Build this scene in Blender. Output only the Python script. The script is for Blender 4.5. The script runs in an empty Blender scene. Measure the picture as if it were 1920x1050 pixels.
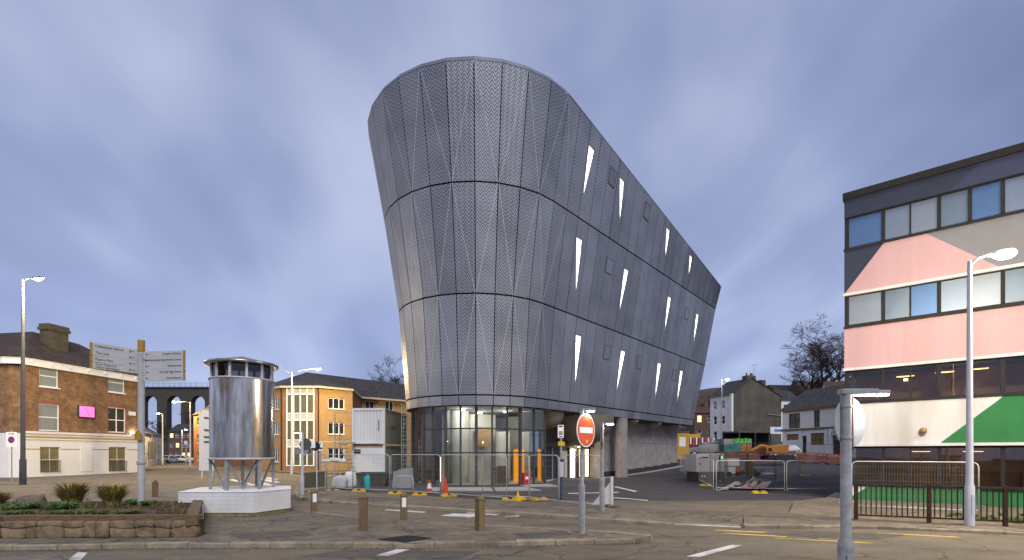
import bpy, math, random
from mathutils import Vector, Matrix
random.seed(7)
R = math.radians
sc = bpy.context.scene
COL = sc.collection
# ------------------------------------------------------------------ camera
F, HZ, CX, H = 920.0, 848.0, 960.0, 2.1       # focal length, horizon and centre in photo pixels; eye height in metres
cam = bpy.data.cameras.new('camera')
cam.sensor_width = 36; cam.lens = 36 * F / 1920
cam.shift_y = (HZ - 525) / 1920
cam.clip_start = .05; cam.clip_end = 3000
cob = bpy.data.objects.new('camera', cam); COL.objects.link(cob)
cob.location = (0, 0, H); cob.rotation_euler = (R(90), 0, 0)
sc.camera = cob
# ------------------------------------------------------------------ sky, sun, exposure
SUN_EL, SUN_AZ = 43, 165                       # azimuth clockwise from +Y
w = bpy.data.worlds.new('World'); sc.world = w; w.use_nodes = True
nt = w.node_tree; nt.nodes.clear(); N = nt.nodes.new; LK = nt.links.new
def mathn(op, a, b=None, tree=None):
    t = tree or nt
    n = t.nodes.new('ShaderNodeMath'); n.operation = op
    for i, v in enumerate((a, b)):
        if v is None: continue
        if isinstance(v, (int, float)): n.inputs[i].default_value = v
        else: t.links.new(v, n.inputs[i])
    return n.outputs[0]
tc = N('ShaderNodeTexCoord'); sep = N('ShaderNodeSeparateXYZ'); LK(tc.outputs['Generated'], sep.inputs[0])
zz = mathn('ADD', mathn('ABSOLUTE', sep.outputs[2]), .16)
cmb = N('ShaderNodeCombineXYZ')
LK(mathn('DIVIDE', sep.outputs[0], zz), cmb.inputs[0]); LK(mathn('MULTIPLY', mathn('DIVIDE', sep.outputs[1], zz), .3), cmb.inputs[1])
nz1 = N('ShaderNodeTexNoise'); nz1.inputs['Scale'].default_value = .9; nz1.inputs['Detail'].default_value = 4; nz1.inputs['Roughness'].default_value = .5; nz1.inputs['Distortion'].default_value = 1.4
LK(cmb.outputs[0], nz1.inputs['Vector'])
nz2 = N('ShaderNodeTexNoise'); nz2.inputs['Scale'].default_value = 2.1; nz2.inputs['Detail'].default_value = 3
LK(tc.outputs['Generated'], nz2.inputs['Vector'])
rmp = N('ShaderNodeValToRGB'); LK(mathn('ADD', mathn('MULTIPLY', nz1.outputs[0], .40), mathn('MULTIPLY', nz2.outputs[0], .64)), rmp.inputs[0])
e = rmp.color_ramp.elements
e[0].position = .36; e[0].color = (.18, .222, .39, 1)
e[1].position = .68; e[1].color = (.54, .60, .82, 1)
m_ = rmp.color_ramp.elements.new(.53); m_.color = (.315, .372, .60, 1)
sky = N('ShaderNodeTexSky'); sky.sky_type = 'NISHITA'; sky.sun_disc = False
sky.sun_elevation = R(SUN_EL); sky.sun_rotation = R(SUN_AZ)
bg1 = N('ShaderNodeBackground'); bg1.inputs[1].default_value = .06; LK(sky.outputs[0], bg1.inputs[0])
bg2 = N('ShaderNodeBackground'); LK(rmp.outputs[0], bg2.inputs[0])
LK(mathn('ADD', mathn('MULTIPLY', mathn('POWER', mathn('SUBTRACT', 1, mathn('ABSOLUTE', sep.outputs[2])), 3), .34), .68), bg2.inputs[1])
mx = N('ShaderNodeMixShader'); mx.inputs[0].default_value = .86
LK(bg1.outputs[0], mx.inputs[1]); LK(bg2.outputs[0], mx.inputs[2])
wo = N('ShaderNodeOutputWorld'); LK(mx.outputs[0], wo.inputs[0])
sun = bpy.data.lights.new('sun', 'SUN'); sun.energy = 1.5; sun.angle = R(24); sun.color = (1, .955, .9)
sob = bpy.data.objects.new('sun', sun); COL.objects.link(sob)
_a, _e = R(SUN_AZ), R(SUN_EL)
sdir = Vector((math.sin(_a) * math.cos(_e), math.cos(_a) * math.cos(_e), math.sin(_e)))
sob.rotation_euler = (-sdir).to_track_quat('-Z', 'Y').to_euler()
sc.view_settings.view_transform = 'Standard'; sc.view_settings.look = 'None'
sc.view_settings.exposure = 0.55; sc.view_settings.gamma = 1
sc.render.engine = 'CYCLES'
sc.cycles.use_denoising = True
sc.cycles.max_bounces = 6; sc.cycles.transparent_max_bounces = 12
sc.cycles.sample_clamp_indirect = 4
# ------------------------------------------------------------------ helpers
def gz(x, y):
    """Height of the ground: flat near the camera, climbing to the back right."""
    return max(0, min(y - 30, 80)) * max(0, min((x - 8) / 20, 1)) * .055
def X(px, Y): return (px - CX) / F * Y
def Z(py, Y): return H + (HZ - py) * Y / F
def W(px, py, z=0):
    """The point at height z seen at a photo pixel."""
    Y = (H - z) * F / (py - HZ)
    return Vector((X(px, Y), Y, z))
def G(px, Y, dz=.03):
    x = X(px, Y); return Vector((x, Y, gz(x, Y) + dz))
MATS = {}
def mat(name, col=(.5, .5, .5), rough=.6, metal=0, var=.12, scale=6, bump=0, emit=0, spec=.5, ior=None, col2=None, stretch=(1, 1, 1), detail=5, bscale=None, dirt=0, dcol=(.05, .045, .035), wear=0):
    if name in MATS: return MATS[name]
    m = bpy.data.materials.new(name); m.use_nodes = True; t = m.node_tree
    b = t.nodes['Principled BSDF']; n = t.nodes.new
    b.inputs['Roughness'].default_value = rough; b.inputs['Metallic'].default_value = metal
    b.inputs['Specular IOR Level'].default_value = spec
    if ior: b.inputs['IOR'].default_value = ior
    c = list(col) + [1]
    b.inputs['Base Color'].default_value = c
    if var or bump or col2 or dirt:
        tcn = n('ShaderNodeTexCoord'); mp = n('ShaderNodeMapping'); mp.inputs['Scale'].default_value = stretch
        t.links.new(tcn.outputs['Object'], mp.inputs[0])
        no = n('ShaderNodeTexNoise'); no.inputs['Scale'].default_value = scale; no.inputs['Detail'].default_value = detail; no.inputs['Roughness'].default_value = .65
        t.links.new(mp.outputs[0], no.inputs['Vector'])
        rp = n('ShaderNodeValToRGB'); t.links.new(no.outputs[0], rp.inputs[0])
        c2 = col2 or [min(1, v * (1 + var)) for v in col]
        c1 = [v * (1 - var) for v in col] if not col2 else col
        rp.color_ramp.elements[0].position = .3; rp.color_ramp.elements[0].color = list(c1) + [1]
        rp.color_ramp.elements[1].position = .7; rp.color_ramp.elements[1].color = list(c2) + [1]
        out = rp.outputs[0]
        if dirt:
            n2 = n('ShaderNodeTexNoise'); n2.inputs['Scale'].default_value = scale * .23; n2.inputs['Detail'].default_value = 6
            t.links.new(mp.outputs[0], n2.inputs['Vector'])
            r2 = n('ShaderNodeValToRGB'); t.links.new(n2.outputs[0], r2.inputs[0])
            r2.color_ramp.elements[0].position = .48; r2.color_ramp.elements[0].color = (0, 0, 0, 1)
            r2.color_ramp.elements[1].position = .72; r2.color_ramp.elements[1].color = (dirt,) * 3 + (1,)
            mm = n('ShaderNodeMixRGB'); t.links.new(r2.outputs[0], mm.inputs[0]); t.links.new(out, mm.inputs[1]); mm.inputs[2].default_value = list(dcol) + [1]
            out = mm.outputs[0]
        if wear:                                  # hairline cracks, gum spots and grit
            nd = n('ShaderNodeTexNoise'); nd.inputs['Scale'].default_value = 1.2; nd.inputs['Detail'].default_value = 5; t.links.new(tcn.outputs['Object'], nd.inputs['Vector'])
            mv = n('ShaderNodeMixRGB'); mv.blend_type = 'ADD'; mv.inputs[0].default_value = .9; t.links.new(tcn.outputs['Object'], mv.inputs[1]); t.links.new(nd.outputs['Color'], mv.inputs[2])
            vc = n('ShaderNodeTexVoronoi'); vc.feature = 'DISTANCE_TO_EDGE'; vc.inputs['Scale'].default_value = .42; t.links.new(mv.outputs[0], vc.inputs['Vector'])
            ck_ = mathn('MULTIPLY', mathn('LESS_THAN', vc.outputs['Distance'], .010, t), .65 * wear, t)
            vg = n('ShaderNodeTexVoronoi'); vg.inputs['Scale'].default_value = 2.6; t.links.new(tcn.outputs['Object'], vg.inputs['Vector'])
            gm_ = mathn('MULTIPLY', mathn('LESS_THAN', vg.outputs['Distance'], .075, t), .4 * wear, t)
            vs_ = n('ShaderNodeTexVoronoi'); vs_.inputs['Scale'].default_value = 26; t.links.new(tcn.outputs['Object'], vs_.inputs['Vector'])
            sr_ = mathn('MULTIPLY', mathn('SUBTRACT', vs_.outputs['Color'], .5, t), .5 * wear, t)
            for fac_, c_ in ((ck_, (.03, .026, .02, 1)), (gm_, (.28, .26, .23, 1))):
                mm = n('ShaderNodeMixRGB'); t.links.new(fac_, mm.inputs[0]); t.links.new(out, mm.inputs[1]); mm.inputs[2].default_value = c_; out = mm.outputs[0]
            hs_ = n('ShaderNodeHueSaturation'); t.links.new(out, hs_.inputs['Color']); t.links.new(mathn('ADD', sr_, 1, t), hs_.inputs['Value']); out = hs_.outputs[0]
        t.links.new(out, b.inputs['Base Color'])
        rv = mathn('ADD', mathn('MULTIPLY', no.outputs[0], min(.3, rough)), rough - min(.3, rough) * .5, t)
        t.links.new(rv, b.inputs['Roughness'])
        if bump:
            nb = n('ShaderNodeTexNoise'); nb.inputs['Scale'].default_value = bscale or scale * 6; nb.inputs['Detail'].default_value = 4
            t.links.new(mp.outputs[0], nb.inputs['Vector'])
            bp = n('ShaderNodeBump'); bp.inputs['Strength'].default_value = bump; bp.inputs['Distance'].default_value = .02
            t.links.new(nb.outputs[0], bp.inputs['Height']); t.links.new(bp.outputs[0], b.inputs['Normal'])
    if emit:
        b.inputs['Emission Color'].default_value = c; b.inputs['Emission Strength'].default_value = emit
    MATS[name] = m; return m
def brick_mat(name, c1, c2, mortar, bw=.23, bh=.078, rough=.85, ms=.012, dirt=.35):
    if name in MATS: return MATS[name]
    m = bpy.data.materials.new(name); m.use_nodes = True; t = m.node_tree; n = t.nodes.new; L = t.links.new
    b = t.nodes['Principled BSDF']; b.inputs['Roughness'].default_value = rough
    tcn = n('ShaderNodeTexCoord'); s = n('ShaderNodeSeparateXYZ'); L(tcn.outputs['Object'], s.inputs[0])
    cb = n('ShaderNodeCombineXYZ'); L(mathn('ADD', s.outputs[0], s.outputs[1], t), cb.inputs[0]); L(s.outputs[2], cb.inputs[1])
    br = n('ShaderNodeTexBrick'); L(cb.outputs[0], br.inputs['Vector'])
    br.inputs['Scale'].default_value = 1; br.inputs['Brick Width'].default_value = bw; br.inputs['Row Height'].default_value = bh
    br.inputs['Mortar Size'].default_value = ms; br.inputs['Color1'].default_value = list(c1) + [1]; br.inputs['Color2'].default_value = list(c2) + [1]; br.inputs['Mortar'].default_value = list(mortar) + [1]
    no = n('ShaderNodeTexNoise'); no.inputs['Scale'].default_value = 1.3; no.inputs['Detail'].default_value = 8; no.inputs['Roughness'].default_value = .75; L(tcn.outputs['Object'], no.inputs['Vector'])
    rp = n('ShaderNodeValToRGB'); L(no.outputs[0], rp.inputs[0])
    rp.color_ramp.elements[0].position = .3; rp.color_ramp.elements[0].color = (1 - dirt,) * 3 + (1,)
    rp.color_ramp.elements[1].position = .7; rp.color_ramp.elements[1].color = (1 + dirt * .4,) * 3 + (1,)
    mu = n('ShaderNodeMixRGB'); mu.blend_type = 'MULTIPLY'; mu.inputs[0].default_value = 1
    L(br.outputs[0], mu.inputs[1]); L(rp.outputs[0], mu.inputs[2]); L(mu.outputs[0], b.inputs['Base Color'])
    bp = n('ShaderNodeBump'); bp.inputs['Strength'].default_value = .5; bp.inputs['Distance'].default_value = .01; bp.invert = True
    L(br.outputs['Fac'], bp.inputs['Height']); L(bp.outputs[0], b.inputs['Normal'])
    MATS[name] = m; return m
def emit_mat(name, col, k):
    if name in MATS: return MATS[name]
    m = bpy.data.materials.new(name); m.use_nodes = True; t = m.node_tree
    b = t.nodes['Principled BSDF']; b.inputs['Base Color'].default_value = list(col) + [1]
    b.inputs['Emission Color'].default_value = list(col) + [1]; b.inputs['Emission Strength'].default_value = k
    MATS[name] = m; return m
def glass_mat(name, tint=(.75, .8, .8), refl=1.5):
    if name in MATS: return MATS[name]
    m = bpy.data.materials.new(name); m.use_nodes = True; t = m.node_tree; t.nodes.clear(); n = t.nodes.new
    o = n('ShaderNodeOutputMaterial'); mxs = n('ShaderNodeMixShader'); tr = n('ShaderNodeBsdfTransparent'); gl = n('ShaderNodeBsdfGlossy')
    fr = n('ShaderNodeFresnel'); fr.inputs[0].default_value = refl
    tr.inputs[0].default_value = list(tint) + [1]; gl.inputs['Roughness'].default_value = .02
    t.links.new(fr.outputs[0], mxs.inputs[0]); t.links.new(tr.outputs[0], mxs.inputs[1]); t.links.new(gl.outputs[0], mxs.inputs[2]); t.links.new(mxs.outputs[0], o.inputs[0])
    MATS[name] = m; return m
class MB:
    def __init__(s): s.v = []; s.f = []; s.uv = None
    def add(s, vs, fs):
        o = len(s.v); s.v += [tuple(p) for p in vs]; s.f += [tuple(i + o for i in f) for f in fs]; return s
    def quad(s, *p): return s.add(p, [tuple(range(len(p)))])
    def box(s, x0, x1, y0, y1, z0, z1):
        return s.add([(x0, y0, z0), (x1, y0, z0), (x1, y1, z0), (x0, y1, z0), (x0, y0, z1), (x1, y0, z1), (x1, y1, z1), (x0, y1, z1)],
                     [(3, 2, 1, 0), (4, 5, 6, 7), (0, 1, 5, 4), (1, 2, 6, 5), (2, 3, 7, 6), (3, 0, 4, 7)])
    def cbox(s, c, d, rz=0):
        q = MB().box(-d[0] / 2, d[0] / 2, -d[1] / 2, d[1] / 2, 0, d[2]); co, si = math.cos(rz), math.sin(rz)
        return s.add([(c[0] + x * co - y * si, c[1] + x * si + y * co, c[2] + z) for x, y, z in q.v], q.f)
    def chamfer_box(s, c, d, ch=.02, rz=0):
        """a box with chamfered vertical and top edges"""
        hx, hy = d[0] / 2, d[1] / 2
        def ring(i): return [(-hx + i, -hy), (hx - i, -hy), (hx, -hy + i), (hx, hy - i), (hx - i, hy), (-hx + i, hy), (-hx, hy - i), (-hx, -hy + i)]
        r1 = ring(ch); k = 1 - ch / max(hx, hy); r2 = [(x * k, y * k) for x, y in r1]
        co, si = math.cos(rz), math.sin(rz)
        vs = [(x, y, 0) for x, y in r1] + [(x, y, d[2] - ch) for x, y in r1] + [(x, y, d[2]) for x, y in r2]
        fs = [(i, (i + 1) % 8, 8 + (i + 1) % 8, 8 + i) for i in range(8)] + [(8 + i, 8 + (i + 1) % 8, 16 + (i + 1) % 8, 16 + i) for i in range(8)] + [tuple(range(16, 24)), tuple(range(7, -1, -1))]
        return s.add([(c[0] + x * co - y * si, c[1] + x * si + y * co, c[2] + z) for x, y, z in vs], fs)
    def tube(s, pts, r, n=8, cap=True):
        pts = [Vector(p) for p in pts]; rs = r if isinstance(r, (list, tuple)) else [r] * len(pts)
        o = len(s.v); prev = None
        for i, p in enumerate(pts):
            a = pts[max(0, i - 1)]; b = pts[min(len(pts) - 1, i + 1)]; d = (b - a).normalized()
            if prev is None:
                u = d.cross(Vector((0, 0, 1)))
                if u.length < .05: u = d.cross(Vector((1, 0, 0)))
            else: u = prev - d * prev.dot(d)
            u.normalize(); prev = u; q = d.cross(u)
            for k in range(n):
                t = 2 * math.pi * k / n; s.v.append(tuple(p + (u * math.cos(t) + q * math.sin(t)) * rs[i]))
        for i in range(len(pts) - 1):
            for k in range(n):
                a, b = o + i * n + k, o + i * n + (k + 1) % n
                s.f.append((a, b, b + n, a + n))
        if cap:
            s.f.append(tuple(o + k for k in range(n - 1, -1, -1))); e_ = o + (len(pts) - 1) * n
            s.f.append(tuple(e_ + k for k in range(n)))
        return s
    def lathe(s, prof, c=(0, 0, 0), n=24, a0=0, a1=2 * math.pi, sx=1, sy=1):
        o = len(s.v); full = abs(a1 - a0 - 2 * math.pi) < 1e-6; m = n if full else n + 1
        for r, z in prof:
            for k in range(m):
                t = a0 + (a1 - a0) * k / n; s.v.append((c[0] + r * math.cos(t) * sx, c[1] + r * math.sin(t) * sy, c[2] + z))
        for i in range(len(prof) - 1):
            for k in range(n):
                a, b = o + i * m + k, o + i * m + (k + 1) % m
                s.f.append((a, b, b + m, a + m))
        return s
    def prism(s, poly, z0, z1):
        n = len(poly); ar = sum(poly[i][0] * poly[(i + 1) % n][1] - poly[(i + 1) % n][0] * poly[i][1] for i in range(n))
        if ar < 0: poly = poly[::-1]
        return s.add([(p[0], p[1], z0) for p in poly] + [(p[0], p[1], z1) for p in poly],
                     [tuple(range(n - 1, -1, -1)), tuple(range(n, 2 * n))] + [(i, (i + 1) % n, n + (i + 1) % n, n + i) for i in range(n)])
    def extr(s, poly, y0, y1):
        """poly in local XZ, extruded along y"""
        n = len(poly)
        return s.add([(p[0], y0, p[1]) for p in poly] + [(p[0], y1, p[1]) for p in poly],
                     [tuple(range(n)), tuple(range(2 * n - 1, n - 1, -1))] + [(i, n + i, n + (i + 1) % n, (i + 1) % n) for i in range(n)])
    def mesh(s, name, m, smooth=False):
        me = bpy.data.meshes.new(name); me.from_pydata(s.v, [], s.f)
        if s.uv:
            l = me.uv_layers.new(name='UVMap')
            for p in me.polygons:
                for li in p.loop_indices: l.data[li].uv = s.uv[me.loops[li].vertex_index]
        me.materials.append(m)
        if smooth: me.polygons.foreach_set('use_smooth', [True] * len(me.polygons))
        me.update(); return me
    def build(s, name, m, parent=None, smooth=False, world=False, bevel=0, sharp=None):
        if world and parent is not None:
            M = Matrix.LocRotScale(parent.location, parent.rotation_euler, None).inverted()
            s.v = [tuple(M @ Vector(v)) for v in s.v]
        elif world or parent is None:
            # origin at the base of the mesh
            xs = [v[0] for v in s.v]; ys = [v[1] for v in s.v]; zs = [v[2] for v in s.v]
            o = Vector(((min(xs) + max(xs)) / 2, (min(ys) + max(ys)) / 2, min(zs)))
            s.v = [tuple(Vector(v) - o) for v in s.v]
        ob = bpy.data.objects.new(name, s.mesh(name, m, smooth)); COL.objects.link(ob)
        if parent is not None: ob.parent = parent
        else: ob.location = o
        if bevel:
            b = ob.modifiers.new('bevel', 'BEVEL'); b.width = bevel; b.segments = 2; b.limit_method = 'ANGLE'
        if sharp is not None:
            ob.data.set_sharp_from_angle(angle=R(sharp))
        return ob
def tag(o, label, cat, group=None):
    o['label'] = label; o['category'] = cat
    if group: o['group'] = group
    return o
def thing(name, label, cat, loc=(0, 0, 0), rz=0, group=None):
    o = bpy.data.objects.new(name, None); COL.objects.link(o); o.location = loc; o.rotation_euler = (0, 0, rz); o.empty_display_size = .2
    return tag(o, label, cat, group)
def struct(o, kind='structure'): o['kind'] = kind; return o
def inst(name, me, parent, loc=(0, 0, 0), rot=(0, 0, 0), scale=(1, 1, 1)):
    o = bpy.data.objects.new(name, me); COL.objects.link(o); o.parent = parent; o.location = loc; o.rotation_euler = rot; o.scale = scale; return o
def copy_tree(o, parent=None):
    c = o.copy(); COL.objects.link(c)
    if parent is not None: c.parent = parent
    for ch in list(o.children): copy_tree(ch, c)
    return c
def text(body, size, parent, loc, m, rot=(math.pi / 2, 0, 0), align='LEFT', extrude=.002, name='lettering', sx=1):
    cu = bpy.data.curves.new(name, 'FONT'); cu.body = body; cu.size = size; cu.extrude = extrude; cu.align_x = align
    cu.materials.append(m); cu.resolution_u = 3
    tmp = bpy.data.objects.new(name, cu); me = bpy.data.meshes.new_from_object(tmp); bpy.data.objects.remove(tmp)
    if not me.materials: me.materials.append(m)
    o = bpy.data.objects.new(name, me); COL.objects.link(o); o.parent = parent; o.location = loc; o.rotation_euler = rot; o.scale = (sx, 1, 1); return o
def point_light(parent, loc, power, col=(1, .85, .65), r=.15, spot=None):
    l = bpy.data.lights.new('lamp_light', 'SPOT' if spot else 'POINT'); l.energy = power; l.color = col; l.shadow_soft_size = r
    if spot: l.spot_size = R(spot); l.spot_blend = .6
    o = bpy.data.objects.new('lamp_light', l); COL.objects.link(o); o.parent = parent; o.location = loc; return o
def wall(mb, x0, x1, z0, z1, holes, y=0, depth=.18):
    """wall face in the local XZ plane at y (outside is -y) with openings and their reveals"""
    xs = sorted({x0, x1} | {min(max(h[i], x0), x1) for h in holes for i in (0, 1)}); zs = sorted({z0, z1} | {min(max(h[i], z0), z1) for h in holes for i in (2, 3)})
    for a, b in zip(xs, xs[1:]):
        for c, d in zip(zs, zs[1:]):
            mxx, mz = (a + b) / 2, (c + d) / 2
            if any(h[0] < mxx < h[1] and h[2] < mz < h[3] for h in holes): continue
            mb.quad((a, y, c), (b, y, c), (b, y, d), (a, y, d))
    for a, b, c, d in holes:
        e_ = y + depth
        mb.quad((a, y, c), (a, y, d), (a, e_, d), (a, e_, c)); mb.quad((b, y, d), (b, y, c), (b, e_, c), (b, e_, d))
        mb.quad((a, y, d), (b, y, d), (b, e_, d), (a, e_, d)); mb.quad((b, y, c), (a, y, c), (a, e_, c), (b, e_, c))
    return mb
def window(parent, x0, x1, z0, z1, fm, gm, y=.1, nx=1, nzz=1, fw=.06, sill=None, thick=.05, name='window', blind=None):
    f = MB(); t = thick
    f.box(x0, x0 + fw, y, y + t, z0, z1); f.box(x1 - fw, x1, y, y + t, z0, z1)
    f.box(x0 + fw, x1 - fw, y, y + t, z0, z0 + fw); f.box(x0 + fw, x1 - fw, y, y + t, z1 - fw, z1)
    for i in range(1, nx):
        xm = x0 + (x1 - x0) * i / nx; f.box(xm - fw / 2, xm + fw / 2, y + .002, y + t, z0 + fw, z1 - fw)
    for i in range(1, nzz):
        zm = z0 + (z1 - z0) * i / nzz; f.box(x0 + fw, x1 - fw, y + .004, y + t, zm - fw / 2, zm + fw / 2)
    o = f.build(name, fm, parent)
    for i in range(nx):
        for j in range(nzz):
            a, b = x0 + (x1 - x0) * i / nx, x0 + (x1 - x0) * (i + 1) / nx; c, d = z0 + (z1 - z0) * j / nzz, z0 + (z1 - z0) * (j + 1) / nzz
            tl = random.uniform(-.004, .004)
            MB().quad((a, y + .03 + tl, c), (b, y + .03 - tl, c), (b, y + .03, d), (a, y + .03, d)).build('pane', gm, o)
    if sill:
        MB().box(x0 - .08, x1 + .08, y - .2, y + .02, z0 - .09, z0 - .005).build('sill', sill, o)
    return o
# ------------------------------------------------------------------ materials
galv = mat('galvanised steel', (.34, .35, .36), .5, .55, var=.22, scale=9, bump=.05)
galv2 = mat('bright galvanised tube', (.55, .56, .56), .38, .5, var=.12, scale=8)
darksteel = mat('dark painted steel', (.045, .047, .052), .5, var=.2, scale=6)
white = mat('white paint', (.74, .74, .73), .55, var=.06, scale=3, dirt=.16, dcol=(.35, .33, .28))
upvc = mat('white plastic frame', (.78, .78, .77), .35, var=.03)
cream = mat('cream stone', (.55, .48, .36), .75, var=.12, scale=5)
black = mat('black rubber', (.02, .02, .022), .7, var=.2)
glass_dark = mat('dark window glass', (.018, .022, .026), .04, var=0, spec=.9, ior=1.7)
glass_grey = mat('curtained window glass', (.20, .225, .235), .12, var=.15, scale=2, stretch=(5, 1, .4), spec=.8)
glass_warm = emit_mat('lit window glass', (1, .62, .28), .9)
yellow = mat('yellow plastic', (.66, .40, .02), .6, var=.2, scale=9, dirt=.35)
concrete = mat('cast concrete', (.27, .245, .235), .8, var=.22, scale=1.6, bump=.12, dirt=.3, dcol=(.14, .12, .115))
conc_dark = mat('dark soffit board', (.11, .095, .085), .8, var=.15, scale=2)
# ------------------------------------------------------------------ ground, roads, pavements
def sheet(name, poly, z, m, step=None):
    """flat polygon sheet; with step: a grid over its bounds that follows the ground"""
    if step is None:
        mb = MB(); mb.quad(*[(p[0], p[1], z) for p in poly])
        ar = sum(poly[i][0] * poly[(i + 1) % len(poly)][1] - poly[(i + 1) % len(poly)][0] * poly[i][1] for i in range(len(poly)))
        if ar < 0: mb.f = [f[::-1] for f in mb.f]
        return struct(mb.build(name, m))
def grid(name, xs, ys, zf, m):
    mb = MB(); nx = len(xs)
    mb.add([(x, y, zf(x, y)) for y in ys for x in xs], [(j * nx + i, j * nx + i + 1, (j + 1) * nx + i + 1, (j + 1) * nx + i) for j in range(len(ys) - 1) for i in range(nx - 1)])
    return struct(mb.build(name, m, smooth=True))
def frange(a, b, st):
    n = max(1, round((b - a) / st)); return [a + (b - a) * i / n for i in range(n + 1)]
asphalt = mat('worn asphalt', (.132, .108, .078), .72, var=.38, scale=1.3, bump=.35, bscale=70, dirt=.6, dcol=(.19, .16, .11), stretch=(.45, 1, 1), detail=9, wear=.8)  # hue warmed to carry the golden headlight glow on the road
tarmac = mat('new tarmac', (.053, .044, .047), .7, var=.3, scale=2.2, bump=.35, bscale=80, dirt=.45, dcol=(.105, .09, .09), detail=9, wear=.5)
paving = mat('pavement asphalt', (.158, .128, .094), .85, var=.4, scale=2.8, bump=.35, bscale=60, dirt=.6, dcol=(.08, .063, .042), detail=9, wear=1)  # warm tint includes the glow of passing traffic
slabm = mat('pale concrete slab', (.36, .345, .335), .8, var=.16, scale=1.8, bump=.1, dirt=.25)
kerbm = mat('kerb stone', (.27, .225, .16), .85, var=.35, scale=3.2, bump=.3, bscale=30, dirt=.55, dcol=(.085, .065, .04))
earth = mat('rough ground', (.10, .095, .06), .95, var=.4, scale=.6, bump=.3)
wmark = mat('worn white road paint', (.60, .59, .56), .7, var=.15, scale=6, dirt=.8, dcol=(.16, .14, .12))
ymark = mat('worn yellow road paint', (.52, .37, .09), .7, var=.2, scale=6, dirt=.85, dcol=(.14, .12, .09))
BIG = [-700, -400, -200] + frange(-110, 110, 5) + [200, 400, 700]
BIGY = [-120, -60, -20, 0, 15] + frange(20, 125, 3) + [160, 220, 400, 800, 1500]
grid('ground', BIG, BIGY, lambda x, y: gz(x, y) - .03, earth)
sheet('road', [(-95, -30), (60, -30), (60, 27), (6, 27), (-6, 27), (-14, 36), (-18, 52), (-21, 53), (-34, 60), (-48, 110), (-58, 110), (-46, 60), (-95, 46)], .004, asphalt)
# site tarmac, follows the climb
grid('site_tarmac', frange(-13, 75, 2), frange(19, 96, 2), lambda x, y: gz(x, y) + (.03 if y > 21.5 and x > -10 else .0), tarmac)
# pavement on the far side
PE = [W(*p, .12) for p in ((556, 912), (551, 922), (566, 933), (620, 939), (700, 944.5), (850, 953), (1000, 962), (1100, 969), (1180, 975), (1262, 981))]
back1 = [W(*p, .12) for p in ((1262, 961), (1180, 955), (1100, 948), (1000, 941), (850, 933), (700, 925), (620, 917), (575, 910))]
pav = MB().prism([(p.x, p.y) for p in PE + back1], -.01, .12)
pave1 = struct(pav.build('pavement', paving))
PE2 = [W(*p, .10) for p in ((1395, 984), (1500, 985), (1600, 984), (1760, 990), (1920, 997), (2150, 1006))]
back2 = [Vector((40, 18, 0)), Vector((13.5, 21.5, 0)), Vector((11.5, 20.0, 0)), W(1480, 960, .1), W(1395, 968, .1)]
pave2 = struct(MB().prism([(p.x, p.y) for p in PE2 + back2], -.01, .10).build('pavement', paving))
# dropped crossing between the two
# traffic island
NE = [W(*p, .12) for p in ((-700, 1032), (-300, 1027), (0, 1021.5), (330, 1017), (560, 1017), (780, 1017.5), (1000, 1013), (1140, 1010), (1200, 1008.5))]
tip = [W(*p, .12) for p in ((1219, 1006), (1222, 1003), (1212, 1000))]
FE = [W(*p, .12) for p in ((1140, 996), (1000, 989), (900, 983), (757, 976), (640, 966), (560, 955), (480, 943), (380, 930), (250, 921), (0, 914), (-400, 910), (-700, 905))]
isl = struct(MB().prism([(p.x, p.y) for p in NE + tip + FE], -.01, .118).build('traffic_island', paving))
def kerbs(parent, line, wid=.13, z=.122, ln=.9, h=.14):
    """single kerb stones set end to end along a polyline, on its left side"""
    pts = [Vector((p.x, p.y, 0)) for p in line]
    ds = [0]
    for a, b in zip(pts, pts[1:]): ds.append(ds[-1] + (b - a).length)
    def at(d):
        for i in range(len(pts) - 1):
            if d <= ds[i + 1] or i == len(pts) - 2:
                return pts[i].lerp(pts[i + 1], (d - ds[i]) / (ds[i + 1] - ds[i]))
    d = 0
    while d < ds[-1] - .3:
        e_ = min(d + ln, ds[-1]); a, b = at(d), at(e_); t = (b - a).normalized(); nrm = Vector((-t.y, t.x, 0))
        a2, b2 = a + t * .008, b - t * .008; dz = random.uniform(-.006, .006)
        o1, o2 = a2 - nrm * .03, b2 - nrm * .03
        mb = MB(); c = .03
        sec = lambda p: [p - nrm * .03 + Vector((0, 0, z - h)), p - nrm * .03 + Vector((0, 0, z - c + dz)), p + Vector((0, 0, z + dz)), p + nrm * wid + Vector((0, 0, z + dz)), p + nrm * wid + Vector((0, 0, z - h))]
        mb.add(sec(a2) + sec(b2), [(i, i + 1, i + 6, i + 5) for i in range(4)] + [(4, 3, 2, 1, 0), (5, 6, 7, 8, 9)])
        mb.build('kerb_stone', kerbm, parent, world=True)
        d = e_
cr_ = [W(1262, 981.2, .03), W(1395, 984.6, .03), W(1395, 963, .09), W(1262, 957, .09)]
cm = MB(); cm.v = [tuple(p) for p in cr_] + [(p.x, p.y - (.05 if k < 2 else 0), -.01) for k, p in enumerate(cr_)]; cm.f = [(0, 1, 2, 3), (4, 5, 1, 0), (5, 6, 2, 1), (7, 4, 0, 3), (6, 7, 3, 2)]
crossing = struct(cm.build('crossing', paving))
kerbs(crossing, [cr_[0] + Vector((0, -.02, 0)), cr_[1] + Vector((0, -.02, 0))], z=.036, h=.05)
kerbs(isl, NE + tip[:2])
kerbs(isl, [tip[1], tip[2]] + FE[:8], ln=.95)
kerbs(pave1, PE, ln=.95)
kerbs(pave2, PE2, z=.102)
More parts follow.
